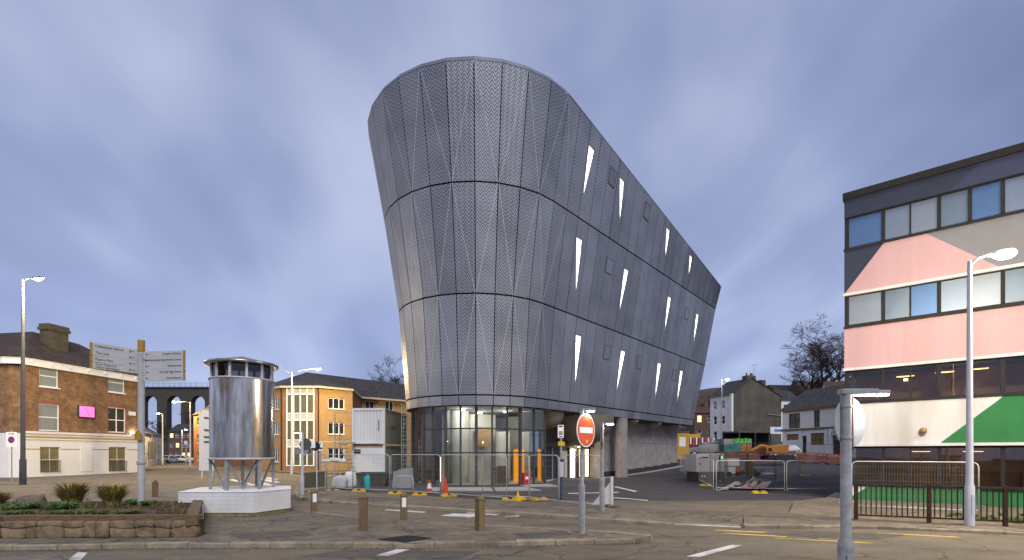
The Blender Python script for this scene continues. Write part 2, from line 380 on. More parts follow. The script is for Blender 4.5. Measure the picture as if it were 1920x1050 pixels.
# tactile / drain cover on island
dm = MB()
c0 = [W(*p, .126) for p in ((705, 1011), (762, 1004), (812, 1009), (760, 1017))]
cover = thing('drain_cover', 'ribbed dark iron drain cover set in the traffic island', 'drain cover', (sum((p.x for p in c0)) / 4, sum((p.y for p in c0)) / 4, .12))
iron = mat('cast iron', (.05, .047, .045), .55, .5, var=.3)
MB().quad(*[(p.x, p.y, .1215) for p in c0]).build('plate', iron, cover, world=True)
rb = MB()
for i in range(13):
    t = (i + .5) / 13; a = c0[0].lerp(c0[1], t); b = c0[3].lerp(c0[2], t)
    a, b = a.lerp(b, .04), b.lerp(a, .04)
    rb.tube([(a.x, a.y, .127), (b.x, b.y, .127)], .011, 4)
rb.build('rib_grid', iron, cover, world=True)
# lane markings
def mark(pts, m=wmark, z=.009, zsurf=0):
    P = [W(*p, zsurf) for p in pts]
    mb = MB().quad(*[(p.x, p.y, z) for p in P]); a = (P[1] - P[0]).cross(P[2] - P[0])
    if a.z < 0: mb.f = [f[::-1] for f in mb.f]
    return struct(mb.build('road_marking', m))
for q in ([(128, 1050), (146, 1036), (164, 1037), (150, 1052)], [(705, 1042), (745, 1030), (768, 1031), (728, 1043)], [(1286, 1044), (1372, 1022), (1392, 1023), (1312, 1045)],
          [(825, 967), (850, 963), (905, 966), (880, 971)], [(870, 963), (880, 961), (938, 965), (930, 967)], [(720, 957), (726, 955), (800, 960), (794, 962)],
          [(945, 969), (950, 968), (975, 967), (972, 969)], [(980, 966), (980, 964.6), (1075, 970), (1075, 971.6)], [(1265, 984), (1265, 982.6), (1400, 988.6), (1400, 990)],
          [(430, 900), (436, 898.6), (492, 912), (486, 914)],
          [(480, 905), (500, 905), (530, 918), (512, 918)], [(485, 899), (505, 899), (528, 905), (510, 905)], [(490, 895.5), (506, 895.5), (524, 899), (508, 899)]):
    mark(q)
for q in ([(1335, 995), (1345, 993.5), (1440, 998), (1430, 1000)], [(1350, 1001), (1360, 999.5), (1480, 1006), (1470, 1008)], [(1450, 1010), (1455, 1009), (1640, 1018), (1635, 1020)], [(1640, 1000), (1645, 999), (1800, 1007), (1795, 1009)]):
    mark(q, ymark, .0095)
# site markings and pale slabs in front of the building
for q in ([(800, 921), (800, 914.5), (920, 914.5), (925, 921)], [(930, 921), (926, 914.5), (985, 913.5), (1015, 920)], [(985, 913), (972, 909), (1030, 908), (1050, 913)]):
    P = [W(*p, .03) for p in q]
    o = MB().prism([(p.x, p.y) for p in P], .02, .06).build('paving_slab', slabm); struct(o)
for q in ([(1065, 926), (1065, 924.6), (1160, 922.5), (1160, 924)], [(1150, 913), (1156, 912.3), (1196, 921), (1190, 922.5)], [(1140, 933), (1140, 931.6), (1215, 938), (1215, 939.6)], [(1395, 984), (1398, 982), (1590, 966), (1590, 968)],
          [(1468, 967), (1468, 965.2), (1600, 964), (1600, 966)]):
    mark(q, wmark, .036, .03)
P = [W(*p, .03) for p in ((1500, 962), (1565, 924), (1640, 930), (1660, 960))]
struct(MB().prism([(p.x, p.y) for p in P], .025, .045).build('paving_slab', slabm))
# pale footing strip along the concrete wall
DV, NV, S0 = Vector((.649, .761, 0)), Vector((.761, -.649, 0)), 24.76
def SP(s, pn, z=0): p = DV * (s + S0) + NV * pn; return Vector((p.x, p.y, z))
st = MB(); 
for i in range(18):
    a, b = 9 + i, 10 + i
    pts = [SP(a, -19.6), SP(b, -19.6), SP(b, -20.5), SP(a, -20.5)]
    zz_ = [gz(p.x, p.y) + .05 for p in pts]
    st.quad(*[(p.x, p.y, z) for p, z in zip(pts, zz_)][::1])
struct(st.build('paving_strip', slabm))
# ------------------------------------------------------------------ the leaning metal-clad building
CN = Vector((-2.3, 34.5, 0)); NA = math.atan2(.761, .649)      # nose centre; bearing of the right wall's normal from -Y
mesh_m = bpy.data.materials.new('folded aluminium mesh'); mesh_m.use_nodes = True
t = mesh_m.node_tree; n = t.nodes.new; L = t.links.new; b = t.nodes['Principled BSDF']
uvn = n('ShaderNodeUVMap'); s_ = n('ShaderNodeSeparateXYZ'); L(uvn.outputs[0], s_.inputs[0])
def M_(op, a, b_=None): return mathn(op, a, b_, t)
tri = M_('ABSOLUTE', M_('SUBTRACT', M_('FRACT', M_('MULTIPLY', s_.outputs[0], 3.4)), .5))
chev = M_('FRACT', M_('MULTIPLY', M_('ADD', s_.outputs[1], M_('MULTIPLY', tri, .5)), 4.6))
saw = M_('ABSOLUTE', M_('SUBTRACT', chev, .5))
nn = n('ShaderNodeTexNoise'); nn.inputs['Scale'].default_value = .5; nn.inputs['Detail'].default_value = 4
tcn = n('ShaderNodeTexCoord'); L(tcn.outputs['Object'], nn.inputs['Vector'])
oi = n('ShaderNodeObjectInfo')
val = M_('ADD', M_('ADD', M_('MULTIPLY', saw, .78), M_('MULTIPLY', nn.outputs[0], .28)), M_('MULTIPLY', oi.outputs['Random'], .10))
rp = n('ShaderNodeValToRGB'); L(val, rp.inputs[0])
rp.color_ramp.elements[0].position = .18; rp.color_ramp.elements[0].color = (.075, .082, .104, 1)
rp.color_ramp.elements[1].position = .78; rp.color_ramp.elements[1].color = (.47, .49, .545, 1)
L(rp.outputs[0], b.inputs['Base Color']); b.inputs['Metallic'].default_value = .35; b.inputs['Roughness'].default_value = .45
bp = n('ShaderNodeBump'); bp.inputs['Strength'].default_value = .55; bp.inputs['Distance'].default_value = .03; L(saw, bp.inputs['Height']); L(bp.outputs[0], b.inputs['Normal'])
shell_m = mat('black backing shell', (.012, .012, .014), .8, var=.1)
alu = mat('pale aluminium trim', (.60, .62, .65), .4, .3, var=.12, scale=4)
NW, NN = 22, 15
#        z      R     wall length
LEV = [(4.90, 5.02, 26.9), (5.55, 5.06, 27.2), (11.5, 5.52, 29.3), (17.6, 6.45, 29.9), (23.7, 7.55, 28.3)]
ROOF_END = 19.35
def ring_point(i, lev, inset=0):
    z, r, ln = LEV[lev]; r -= inset
    top = lev == 4
    if i <= NW:                                   # right wall, far end to nose
        s = ln * (1 - i / NW); p = CN + NV * r + DV * s
        if top: z = 23.7 + (ROOF_END - 23.7) * s / ln
    elif i <= NW + NN:
        a = NA - (i - NW) * math.pi / NN
        p = CN + Vector((math.sin(a), -math.cos(a), 0)) * r
    else:
        s = ln * (i - NW - NN) / NW; p = CN - NV * r + DV * s
        if top: z = 23.7 + (ROOF_END - 23.7) * s / ln
    return Vector((p.x, p.y, z))
NT = 2 * NW + NN
f51 = thing('metal_clad_building', 'tall flared grey metal-clad building with rounded nose and slit windows', 'building', (CN.x, CN.y, 0))
# black shell behind the panels, roof and underside
sh = MB()
for lev in range(5): sh.v += [tuple(ring_point(i, lev, .22)) for i in range(NT + 1)]
K = NT + 1
for lev in range(4):
    for i in range(NT): sh.f.append((lev * K + i + 1, lev * K + i, (lev + 1) * K + i, (lev + 1) * K + i + 1))
    sh.f.append((lev * K, lev * K + NT, (lev + 1) * K + NT, (lev + 1) * K))
sh.build('inner_shell', shell_m, f51, world=True)
rf = MB(); rf.quad(*[tuple(ring_point(i, 4, .1) - Vector((0, 0, .05))) for i in range(NW, NW + NN + 1)][::-1])
rf.quad(*[tuple(ring_point(i, 4, .1) - Vector((0, 0, .05))) for i in (0, NW, NW + NN, NT)][::-1])
rf.build('roof', mat('grey roof membrane', (.2, .2, .21), .8), f51, world=True)
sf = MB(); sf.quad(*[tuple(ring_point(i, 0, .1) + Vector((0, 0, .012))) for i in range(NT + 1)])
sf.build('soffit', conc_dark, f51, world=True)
WIN = [  # window top and bottom pixels on the right wall, row
    ((1105, 270), (1090, 358), 3), ((1167, 336), (1163, 415), 3), ((1254, 430), (1250, 485), 3), ((1296, 480), (1293, 520), 3),
    ((1087, 447), (1081, 545), 2), ((1175, 505), (1162, 583), 2), ((1256, 557), (1247, 622), 2), ((1310, 590), (1306, 648), 2),
    ((1083, 628), (1077, 717), 1), ((1169, 658), (1157, 732), 1), ((1240, 682), (1234, 748), 1), ((1281, 696), (1276, 757), 1)]
HATCH = [((1148, 333), 3), ((1213, 397), 3), ((1142, 499), 2), ((1291, 590), 2), ((1138, 661), 1), ((1199, 680), 1), ((1261, 703), 1)]
def bil(q, u, v): return q[0].lerp(q[1], u).lerp(q[3].lerp(q[2], u), v)
def proj(p): return CX + F * p.x / p.y, HZ - F * (p.z - H) / p.y
def inv_bil(q, px, py):
    u = v = .5
    for _ in range(30):
        a = proj(bil(q, u, v)); b1 = proj(bil(q, u + 1e-4, v)); c1 = proj(bil(q, u, v + 1e-4))
        J = ((b1[0] - a[0]) / 1e-4, (c1[0] - a[0]) / 1e-4, (b1[1] - a[1]) / 1e-4, (c1[1] - a[1]) / 1e-4); dx, dy = px - a[0], py - a[1]
        D = J[0] * J[3] - J[1] * J[2]
        if abs(D) < 1e-9: break
        u += (dx * J[3] - J[1] * dy) / D; v += (J[0] * dy - J[2] * dx) / D
    return u, v
def seam_panel(i, lev):
    return [ring_point(i, lev), ring_point(i + 1, lev), ring_point(i + 1, lev + 1), ring_point(i, lev + 1)]
wins_at, hatch_at = {}, {}
for (tp, bt, row) in WIN:
    best = min(range(NW), key=lambda i: abs(inv_bil(seam_panel(i, row), *tp)[0] - .5))
    wins_at[(best, row)] = (inv_bil(seam_panel(best, row), *tp), inv_bil(seam_panel(best, row), *bt))
for (c, row) in HATCH:
    best = min(range(NW), key=lambda i: abs(inv_bil(seam_panel(i, row), *c)[0] - .5)); hatch_at[(best, row)] = inv_bil(seam_panel(best, row), *c)
lit = emit_mat('lit white window', (1, .965, .91), 2.6)
for row in range(4):
    for i in range(NT):
        q = seam_panel(i, row)
        wd = (q[1] - q[0]).length; ht = (q[3] - q[0]).length
        nrm = (q[1] - q[0]).cross(q[3] - q[0]).normalized() * -1
        if nrm.z > .2 or (nrm.xy.dot((q[0] - CN).xy) < 0): nrm = -nrm
        gu, gv = .026 / wd, .045 / ht
        o4 = [bil(q, gu, gv), bil(q, 1 - gu, gv), bil(q, 1 - gu, 1 - gv), bil(q, gu, 1 - gv)]
        off = random.uniform(0, .008); o4 = [p + nrm * (off + random.uniform(-.006, .006)) for p in o4]
        mb = MB(); hole = wins_at.get((i, row)); uvq = [(0, 0), (wd, 0), (wd, ht), (0, ht)]
        if hole:
            (ut, vt), (ub, vb) = hole; vt = min(vt, .95)
            hw = .38 / wd
            uu = min(max(ut, hw + .05), .95 - hw); ub = min(max(uu + (ub - ut), .08), .92)
            h4 = [(ub - .06 / wd, vb), (ub + .06 / wd, vb), (uu + hw, vt), (uu - hw, vt)]
            hp = [bil(q, *h) + nrm * off for h in h4]
            mb.v = [tuple(p) for p in o4 + hp] + [tuple(p - nrm * .12) for p in hp]
            mb.f = [(0, 1, 5, 4), (1, 2, 6, 5), (2, 3, 7, 6), (3, 0, 4, 7), (4, 5, 9, 8), (5, 6, 10, 9), (6, 7, 11, 10), (7, 4, 8, 11)]
            mb.uv = uvq + [(h[0] * wd, h[1] * ht) for h in h4] * 2
        else:
            mb.v = [tuple(p) for p in o4] + [tuple(p - nrm * .06) for p in o4]
            mb.f = [(0, 1, 2, 3), (0, 4, 5, 1), (1, 5, 6, 2), (2, 6, 7, 3), (3, 7, 4, 0)]
            mb.uv = uvq * 2
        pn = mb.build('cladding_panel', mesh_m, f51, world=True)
        if hole:
            pw = MB(); pw.quad(*[tuple(p - nrm * .10) for p in hp]).build('window_pane', lit, f51, world=True)
            fr = MB()
            for a, c in zip(hp, hp[1:] + hp[:1]):
                fr.tube([a - nrm * .03, c - nrm * .03], .028, 4)
            hq2 = [hp[0].lerp(hp[3], .86), hp[1].lerp(hp[2], .86)]; fr.tube([hq2[0] - nrm * .08, hq2[1] - nrm * .08], .02, 4)
            fr.build('window_frame', darksteel, f51, world=True)
            MB().quad(*[tuple(p - nrm * .095) for p in (hq2[0], hq2[1], hp[2], hp[3])]).build('window_dim_band', emit_mat('dimmer ceiling band', (1, .90, .78), 1.1), f51, world=True)  # interior falloff put into the glow: dimmer band where the ceiling shows
        h = hatch_at.get((i, row))
        if h:
            u0, v0 = min(max(h[0], .36), .64), h[1]; du, dv = .44 / wd, .52 / ht
            hq = [bil(q, min(max(u0 + a * du, .03), .97), v0 + c * dv) + nrm * (off + .012) for a, c in ((-1, -1), (1, -1), (1, 1), (-1, 1))]
            hm = MB(); hm.v = [tuple(p + nrm * .012) for p in hq] + [tuple(p - nrm * .01) for p in hq]; hm.f = [(0, 1, 2, 3), (0, 4, 5, 1), (1, 5, 6, 2), (2, 6, 7, 3), (3, 7, 4, 0)]
            hm.uv = [(0, 0), (.88, 0), (.88, 1.04), (0, 1.04)] * 2
            ho = hm.build('hatch', mesh_m, f51, world=True)
            fr = MB()
            for a, c in zip(hq, hq[1:] + hq[:1]): fr.tube([a + nrm * .012, c + nrm * .012], .018, 4)
            fr.build('hatch_frame', darksteel, f51, world=True)
        # riveted diagonal fold lines on the nose and faint ones on the wall
        if NW - 1 <= i < NW + NN and 1 <= row <= 3 and i not in (k for k, r_ in wins_at if r_ == row):
            k = i - NW + row
            d = (o4[0], o4[2]) if k % 2 == 0 else (o4[1], o4[3])
            side = Vector(d[1] - d[0]).cross(nrm).normalized() * .009
            s4 = [d[0] - side + nrm * .006, d[0] + side + nrm * .006, d[1] + side + nrm * .006, d[1] - side + nrm * .006]
            MB().quad(*[tuple(p) for p in s4]).build('fold_seam', alu, pn, world=False) if False else None
            sm = MB().quad(*[tuple(p) for p in s4]); sm.build('fold_seam', alu, f51, world=True)
# rivet lines: thin dark dashes down the wall panels
# roof coping of short metal pieces
for i in range(NT):
    a, c = ring_point(i, 4), ring_point(i + 1, 4)
    r_ = [(a - CN), (c - CN)]; ia, ic = ring_point(i, 4, .45), ring_point(i + 1, 4, .45)
    up = Vector((0, 0, .06)); m2 = MB()
    m2.v = [tuple(p) for p in (a - up * .3, c - up * .3, c + up * 5, a + up * 5, ia + up * 5, ic + up * 5)]
    m2.v[2] = tuple(c.lerp(ic, .35) + up * 5); m2.v[3] = tuple(a.lerp(ia, .35) + up * 5)
    if i < NW or i >= NW + NN:
        m2.v[2] = tuple(c + up * .9); m2.v[3] = tuple(a + up * .9); m2.v[4] = tuple(ia + up); m2.v[5] = tuple(ic + up)
    m2.f = [(0, 1, 2, 3), (3, 2, 5, 4)]; m2.uv = [(0, 0), (1.5, 0), (1.5, .4), (0, .4), (0, .8), (1.5, .8)]
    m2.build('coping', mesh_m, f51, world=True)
# far end wall
for row in range(4):
    a, c, d, e_ = ring_point(0, row), ring_point(NT, row), ring_point(NT, row + 1), ring_point(0, row + 1)
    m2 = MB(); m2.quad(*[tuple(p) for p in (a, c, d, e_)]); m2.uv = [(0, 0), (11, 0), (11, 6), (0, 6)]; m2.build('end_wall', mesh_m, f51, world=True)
# --- ground floor: curved glazing
gl = glass_mat('lobby glass', (.62, .66, .62), 1.85)
RG = 4.62; zt = 4.9
angs = [NA - k * math.pi / NN for k in range(0, 14)]
gp = [SP(1.5, -24.14 + RG), SP(.3, -24.14 + RG)] + [CN + Vector((math.sin(a), -math.cos(a), 0)) * RG for a in angs[1:]]
TR = [0.06, 2.08, 3.55, zt]
mull = MB().box(-.045, .045, -.07, .07, 0, zt - .05).mesh('mullion', darksteel)
for k, p in enumerate(gp):
    inst('mullion', mull, f51, (p.x - CN.x, p.y - CN.y, .04), (0, 0, math.atan2((p - CN).x, -(p - CN).y)), (1.9 if k % 3 == 2 else 1, 1, 1))
for a, c in zip(gp, gp[1:]):
    for z0, z1 in zip(TR, TR[1:]):
        mb = MB().quad((a.x, a.y, z0), (a.x, a.y, z1), (c.x, c.y, z1), (c.x, c.y, z0)); mb.build('glass_pane', gl, f51, world=True)
    for z in TR[:3]:
        MB().tube([(a.x, a.y, z), (c.x, c.y, z)], .038, 4).build('transom', darksteel, f51, world=True)
# recessed entrance wall behind, lit doors, concrete wall, column, brackets
grey_wall = mat('dark entrance boarding', (.055, .05, .048), .6, var=.2)
E0, E1 = 1.5, 12.0
ew = MB(); gy = -21.8
a, c = SP(E0, gy), SP(E1, gy)
ew.quad((a.x, a.y, 0), (c.x, c.y, 0), (c.x, c.y, 4.9), (a.x, a.y, 4.9))
a2 = SP(E0, -24.14 + RG); ew.quad((a2.x, a2.y, 3.5), (a.x, a.y, 3.5), (a.x, a.y, 4.9), (a2.x, a2.y, 4.9)); ew.build('entrance_wall', grey_wall, f51, world=True)
for z0, z1 in ((.06, 2.1), (2.1, 3.5)):
    MB().quad((a2.x, a2.y, z0), (a.x, a.y, z0), (a.x, a.y, z1), (a2.x, a2.y, z1)).build('glass_pane', gl, f51, world=True)
lit_door = emit_mat('lit doorway', (1, .9, .74), 2.2); lit_warm = emit_mat('warm lit doorway', (1, .58, .2), .8)
def on_wall(s0, s1, z0, z1, pn, m, name, th=.06):
    p = [SP(s0, pn), SP(s1, pn), SP(s1, pn + th), SP(s0, pn + th)]
    o = MB().prism([(q.x, q.y) for q in p], z0, z1).build(name, m, f51, world=True); return o
for s0, s1, m in ((7.7, 8.55, lit_door), (9.0, 9.35, lit_warm), (9.9, 10.6, lit_door), (10.75, 11.1, lit_warm)):
    on_wall(s0, s1, .1, 2.35, gy + .01, m, 'lit_door')
    for q_ in (s0, s1): on_wall(q_ - .05, q_ + .05, .05, 2.5, gy + .02, darksteel, 'door_frame', .1)
for s0 in (2.2, 3.3, 4.4, 5.5):
    on_wall(s0, s0 + 1, .1, 2.3, gy + .01, glass_dark, 'dark_door'); on_wall(s0 + .98, s0 + 1.06, .05, 2.4, gy + .02, galv, 'door_frame', .08)
on_wall(6.5, 7.4, .1, 2.2, gy + .01, mat('pale boarded panel', (.4, .38, .34), .7), 'boarded_panel')
# entrance canopy beam over the doors
on_wall(1.6, 11.4, 2.55, 2.85, gy + .05, grey_wall, 'door_head', .35)
# concrete wall in cast bays
for i in range(6):
    s0, s1 = 10.9 + i * 2.64, 10.9 + (i + 1) * 2.64 - .02
    for z0, z1 in ((-.3, 2.95), (2.97, 4.91)):
        p = [SP(s0, -20.62), SP(s1, -20.62), SP(s1, -23), SP(s0, -23)]
        MB().prism([(q.x, q.y) for q in p], z0, z1).build('concrete_bay', concrete, f51, world=True)
p = [SP(10.8, -20.6), SP(26.8, -20.6), SP(26.8, -20.52), SP(10.8, -20.52)]
for i in range(8):
    s0 = 10.9 + i * 1.98; p = [SP(s0, -20.6), SP(s0 + 1.95, -20.6), SP(s0 + 1.95, -20.54), SP(s0, -20.54)]; g0 = gz(p[0].x, p[0].y)
    MB().prism([(q.x, q.y) for q in p], g0, g0 + .5).build('dark_plinth', mat('bitumen plinth', (.03, .028, .028), .8), f51, world=True)
cc = G(1165, 40.3)
MB().lathe([(.50, 0), (.50, 2.45), (.502, 2.47), (.50, 2.49), (.50, 4.88)], (cc.x, cc.y, .03), 32).build('column', concrete, f51, smooth=True, world=True)
for s0 in (8.3, 14.2, 19.0, 23.8):
    z0 = 3.6; A, B = SP(s0, -21.2), SP(s0, -19.25); A2, B2 = SP(s0 + .5, -21.2), SP(s0 + .5, -19.25)
    mb = MB(); mb.v = [(A.x, A.y, z0), (B.x, B.y, 4.72), (B.x, B.y, 4.91), (A.x, A.y, 4.91), (A2.x, A2.y, z0), (B2.x, B2.y, 4.72), (B2.x, B2.y, 4.91), (A2.x, A2.y, 4.91)]
    mb.f = [(0, 1, 2, 3), (7, 6, 5, 4), (0, 4, 5, 1), (1, 5, 6, 2), (3, 7, 4, 0)]; mb.build('bracket', concrete, f51, world=True)
# undersides of the skating bowls that hang below the first floor
bowl_m = mat('smooth bowl concrete', (.20, .165, .135), .6, var=.15, scale=1.5)
def bowl(s, pn, r, d, sx=1):
    p = SP(s, pn); prof = [(r * math.cos(t), -d * math.sin(t)) for t in [i * math.pi / 2 / 10 for i in range(11)]]
    MB().lathe(prof, (p.x, p.y, 4.9), 28, sx=sx).build('bowl_underside', bowl_m, f51, smooth=True, world=True)
bowl(3.2, -20.5, 1.15, 1.15); bowl(8.2, -21.0, 2.6, 2.35)
# lobby interior
ifl = MB(); ifl.quad(*[(p.x, p.y, .05) for p in [SP(11, -23.9)] + [SP(1.5, -19.7)] + [CN + Vector((math.sin(a), -math.cos(a), 0)) * (RG - .1) for a in angs]][::-1]); ifl.build('lobby_floor', mat('lobby floor', (.42, .40, .37), .35), f51, world=True)
plaster = mat('white plaster', (.75, .74, .71), .6, var=.06, scale=1.5)
back = [SP(3.5, -26.5), SP(2.2, -24.6), SP(.2, -25.2), SP(-.5, -27.5), SP(1.5, -29)]
for a, c in zip(back, back[1:]):
    MB().quad((a.x, a.y, .05), (c.x, c.y, .05), (c.x, c.y, 4.88), (a.x, a.y, 4.88)).build('lobby_wall', plaster, f51, world=True)
for a, c in ((gp[-1], gp[-1] + DV * 6), (gp[-1] + DV * 6, SP(4.5, -29))):
    MB().quad((a.x, a.y, .0), (c.x, c.y, .0), (c.x, c.y, 4.89), (a.x, a.y, 4.89)).build('side_wall', concrete, f51, world=True)
a, c = SP(4.5, -21.9), SP(4.5, -29)
MB().quad((a.x, a.y, .05), (c.x, c.y, .05), (c.x, c.y, 4.88), (a.x, a.y, 4.88)).build('lobby_wall', plaster, f51, world=True)
for (px, Y, r, m) in ((861, 33.2, .62, plaster), (1000, 34.2, .16, plaster), (838, 32.6, .25, mat('grey duct', (.3, .3, .3), .3, .7))):
    MB().lathe([(r, .05), (r, 4.88)], (X(px, Y), Y, 0), 24).build('lobby_column', m, f51, smooth=True, world=True)
orange = emit_mat('orange lit panel', (1, .36, .01), .75)
yy = 32.6
MB().box(X(963, yy), X(983, yy), yy, yy + .1, .1, 2.3).build('orange_panel', orange, f51, world=True)
MB().box(X(930, 35.5), X(956, 35.5), 35.5, 35.6, .1, 3.6).build('partition', plaster, f51, world=True)
MB().box(X(890, 35), X(925, 35), 35, 35.1, 2.5, 3.9).build('partition', mat('timber lining', (.32, .2, .09), .6, var=.3, scale=3), f51, world=True)
bmat = mat('grey board', (.28, .28, .25), .7)
for (x0, x1, Y, z1, m) in ((921, 931, 31.6, 1.05, bmat), (932, 950, 31.9, 1.15, mat('brown crate board', (.24, .16, .08), .7)), (880, 900, 33, .8, plaster)):
    MB().cbox((X((x0 + x1) / 2, Y), Y, .06), (X(x1, Y) - X(x0, Y), .5, z1)).build('stacked_board', m, f51, world=True)
for k, (px, Y) in enumerate(((868, 31.6), (900, 34), (948, 33.4), (985, 34))):
    lx = X(px, Y); 
    MB().lathe([(.001, 0), (.16, 0), (.17, .05)], (lx, Y, 4.82), 16).build('ceiling_light', emit_mat('lamp glow white', (1, .95, .86), 18), f51, world=True)
    point_light(f51, (lx - CN.x, Y - CN.y, 4.6), 90, (1, .94, .82), .2)
lk = SP(8.5, -21.2); point_light(f51, (lk.x - CN.x, lk.y - CN.y, 2.45), 90, (1, .82, .55), .2)
MB().cbox((lk.x, lk.y, 2.5), (.6, .12, .05), .86).build('entrance_light', emit_mat('lamp glow warm', (1, .8, .5), 12), f51, world=True)
# ------------------------------------------------------------------ painted office block on the right
RB = Vector((X(1583, 21.2), 21.2, 0)); RBZ = math.atan2(-.647, .762)
office = thing('office_block', 'painted four-storey office block in pink, navy and green on the right', 'building', RB, RBZ)
navy = mat('navy painted render', (.028, .036, .065), .6, var=.1, scale=2, dirt=.12)
navy2 = mat('blue painted render', (.045, .05, .10), .6, var=.08, scale=2)
pink = mat('pink painted render', (.50, .315, .325), .7, var=.06, scale=1.6, bump=.08, stretch=(2.2, 2.2, .3), dirt=.55, dcol=(.38, .25, .25))
wren = mat('white painted render', (.62, .61, .60), .7, var=.06, scale=1.6, bump=.06, stretch=(2.2, 2.2, .3), dirt=.7, dcol=(.40, .36, .33))
green = mat('green painted render', (.028, .165, .052), .6, var=.1, scale=1.6, dirt=.15)
greyr = mat('grey painted render', (.20, .20, .21), .7, var=.08, scale=2)
ofr = mat('dark bronze window frame', (.022, .02, .02), .45, .3, var=.15)
oglass = mat('reflective office glass', (.03, .04, .055), .025, var=0, spec=1, ior=2.3)
LN = 21
def zo(py): return Z(py, 21.2)
# storey bands at the corner: (top, bottom) pixels
bands = [(376, 409), (470, 552), (615, 692), (757, 834)]
def band(poly, m, y=0, name='painted_panel'):
    """convex polygon of paint in facade coordinates, as a slab 6 cm thick"""
    return MB().extr(poly, y, y + .06).build(name, m, office)
MB().box(-.05, LN, -.10, .3, zo(376), zo(364)).build('roof_edge', ofr, office)
def clip_band(z0, z1, cuts, mats, name='painted_panel'):
    """split a band by slanted paint edges; cuts: list of (x at z0, x at z1), left to right"""
    L_ = [(0, 0)] + cuts + [(LN, LN)]
    for (a0, a1), (b0, b1), m in zip(L_, L_[1:], mats):
        band([(a0, z0), (b0, z0), (b1, z1), (a1, z1)] if abs(a0 - b0) > 1e-6 and abs(a1 - b1) > 1e-6 else ([(a0, z0), (b0, z0), (b1, z1)] if abs(a1 - b1) < 1e-6 else [(a0, z0), (b1, z1), (a1, z1)]), m, name=name)
def fx(px):
    r = (px - CX) / F
    return (r * RB.y - RB.x) / (.762 + r * .647)
clip_band(zo(409), zo(376), [(fx(1782), fx(1838))], [navy, navy2])
clip_band(zo(552), zo(470), [(0.0, fx(1659)), (fx(1875), fx(1734)), (fx(1935), fx(1935))], [navy, pink, greyr, wren])
clip_band(zo(692), zo(615), [], [pink])
clip_band(zo(834), zo(757), [(fx(1760), fx(1884)), (7.0, 6.4)], [wren, green, wren])
for py in (553, 693, 834): MB().box(-.03, LN, -.06, .05, zo(py) - .07, zo(py) + .04).build('ledge', wren, office)
MB().box(-.02, LN, -.05, .05, zo(617.5), zo(613)).build('ledge', ofr, office); MB().box(-.02, LN, -.05, .05, zo(472), zo(468)).build('ledge', ofr, office)
MB().box(-.02, LN, -.05, .05, zo(758), zo(755)).build('ledge', ofr, office)
ZB0, ZB1 = .03, zo(908)
clip_band(ZB0, ZB1, [(0.02, fx(1632)), (fx(1960), fx(1960))], [wren, green, wren])
MB().box(-.02, LN, -.09, .06, ZB1, ZB1 + .06).build('ledge', ofr, office)
# ribbon windows: each pane and post its own piece
cols = [1600, 1656, 1707, 1761, 1819, 1881]; edges = [fx(c) for c in cols] + [fx(1881) + (fx(1881) - fx(1819)) * k for k in range(1, 12)]
edges = [e_ for e_ in edges if e_ < LN - .5]
intd = mat('office interior', (.06, .055, .05), .8, var=.3, scale=.8)
office_floor_glass = glass_mat('clear office glass', (.62, .62, .58), 1.9)
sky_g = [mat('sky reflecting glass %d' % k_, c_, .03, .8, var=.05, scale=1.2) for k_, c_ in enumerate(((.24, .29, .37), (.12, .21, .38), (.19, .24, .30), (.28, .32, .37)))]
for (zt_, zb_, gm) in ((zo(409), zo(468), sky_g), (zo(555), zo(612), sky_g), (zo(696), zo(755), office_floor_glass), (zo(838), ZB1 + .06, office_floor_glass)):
    y0 = .14
    MB().box(0, LN, y0 - .04, y0 + .05, zt_ - .06, zt_ + .02).build('window_head', ofr, office)
    MB().box(0, LN, y0 - .04, y0 + .05, zb_ - .02, zb_ + .06).build('window_cill', ofr, office)
    MB().box(0.0, .06, y0 - .06, y0 + .2, zb_, zt_).build('corner_post', ofr, office)
    prev = .17
    for k, e_ in enumerate([.1] + edges[1:]):
        wd = .12 if k in (0, 1, 3, 4, 5) or k % 2 else .05
        MB().box(e_ - wd / 2, e_ + wd / 2, y0 - .05, y0 + .05, zb_ + .06, zt_ - .06).build('window_post', ofr, office)
        if k:
            t1, t2 = random.uniform(-.006, .006), random.uniform(-.006, .006)
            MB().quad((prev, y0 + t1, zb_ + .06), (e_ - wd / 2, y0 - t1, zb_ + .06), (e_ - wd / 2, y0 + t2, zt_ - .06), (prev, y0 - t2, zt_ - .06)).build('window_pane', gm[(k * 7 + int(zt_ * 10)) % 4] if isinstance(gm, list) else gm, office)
        prev = e_ + wd / 2
# sloped soffit returns at the corner, end wall, roof
MB().quad((0, .06, 0), (0, 12, 0), (0, 12, zo(364)), (0, .06, zo(364)))  # (outline only)
MB().box(.12, LN, .3, 12, zo(690), zo(366)).build('inner_block', navy, office)
brown_in = mat('brown office interior', (.20, .12, .06), .8, var=.5, scale=.9)
MB().box(.12, LN, 3.2, 12, 0, zo(690)).build('inner_block', brown_in, office)
MB().box(.12, LN, .3, 3.2, zo(836), zo(757)).build('floor_slab', intd, office); MB().box(.12, LN, .3, 3.2, 0, ZB1).build('floor_slab', intd, office)
for q_ in (3.0, 6.5): MB().box(q_, q_ + .1, .3, 3.2, zo(757), zo(690)).build('partition', brown_in, office)
for px, py in ((1660, 705), (1735, 703), (1800, 702), (1690, 846), (1790, 846)):
    lx_ = fx(px) + .6; MB().box(lx_ - .3, lx_ + .3, 1.6, 1.75, zo(py) - .03, zo(py)).build('ceiling_lamp', emit_mat('warm interior lamp', (1, .6, .22), 2.0), office); point_light(office, (lx_, 1.7, zo(py) - .2), 14, (1, .66, .32), .1)
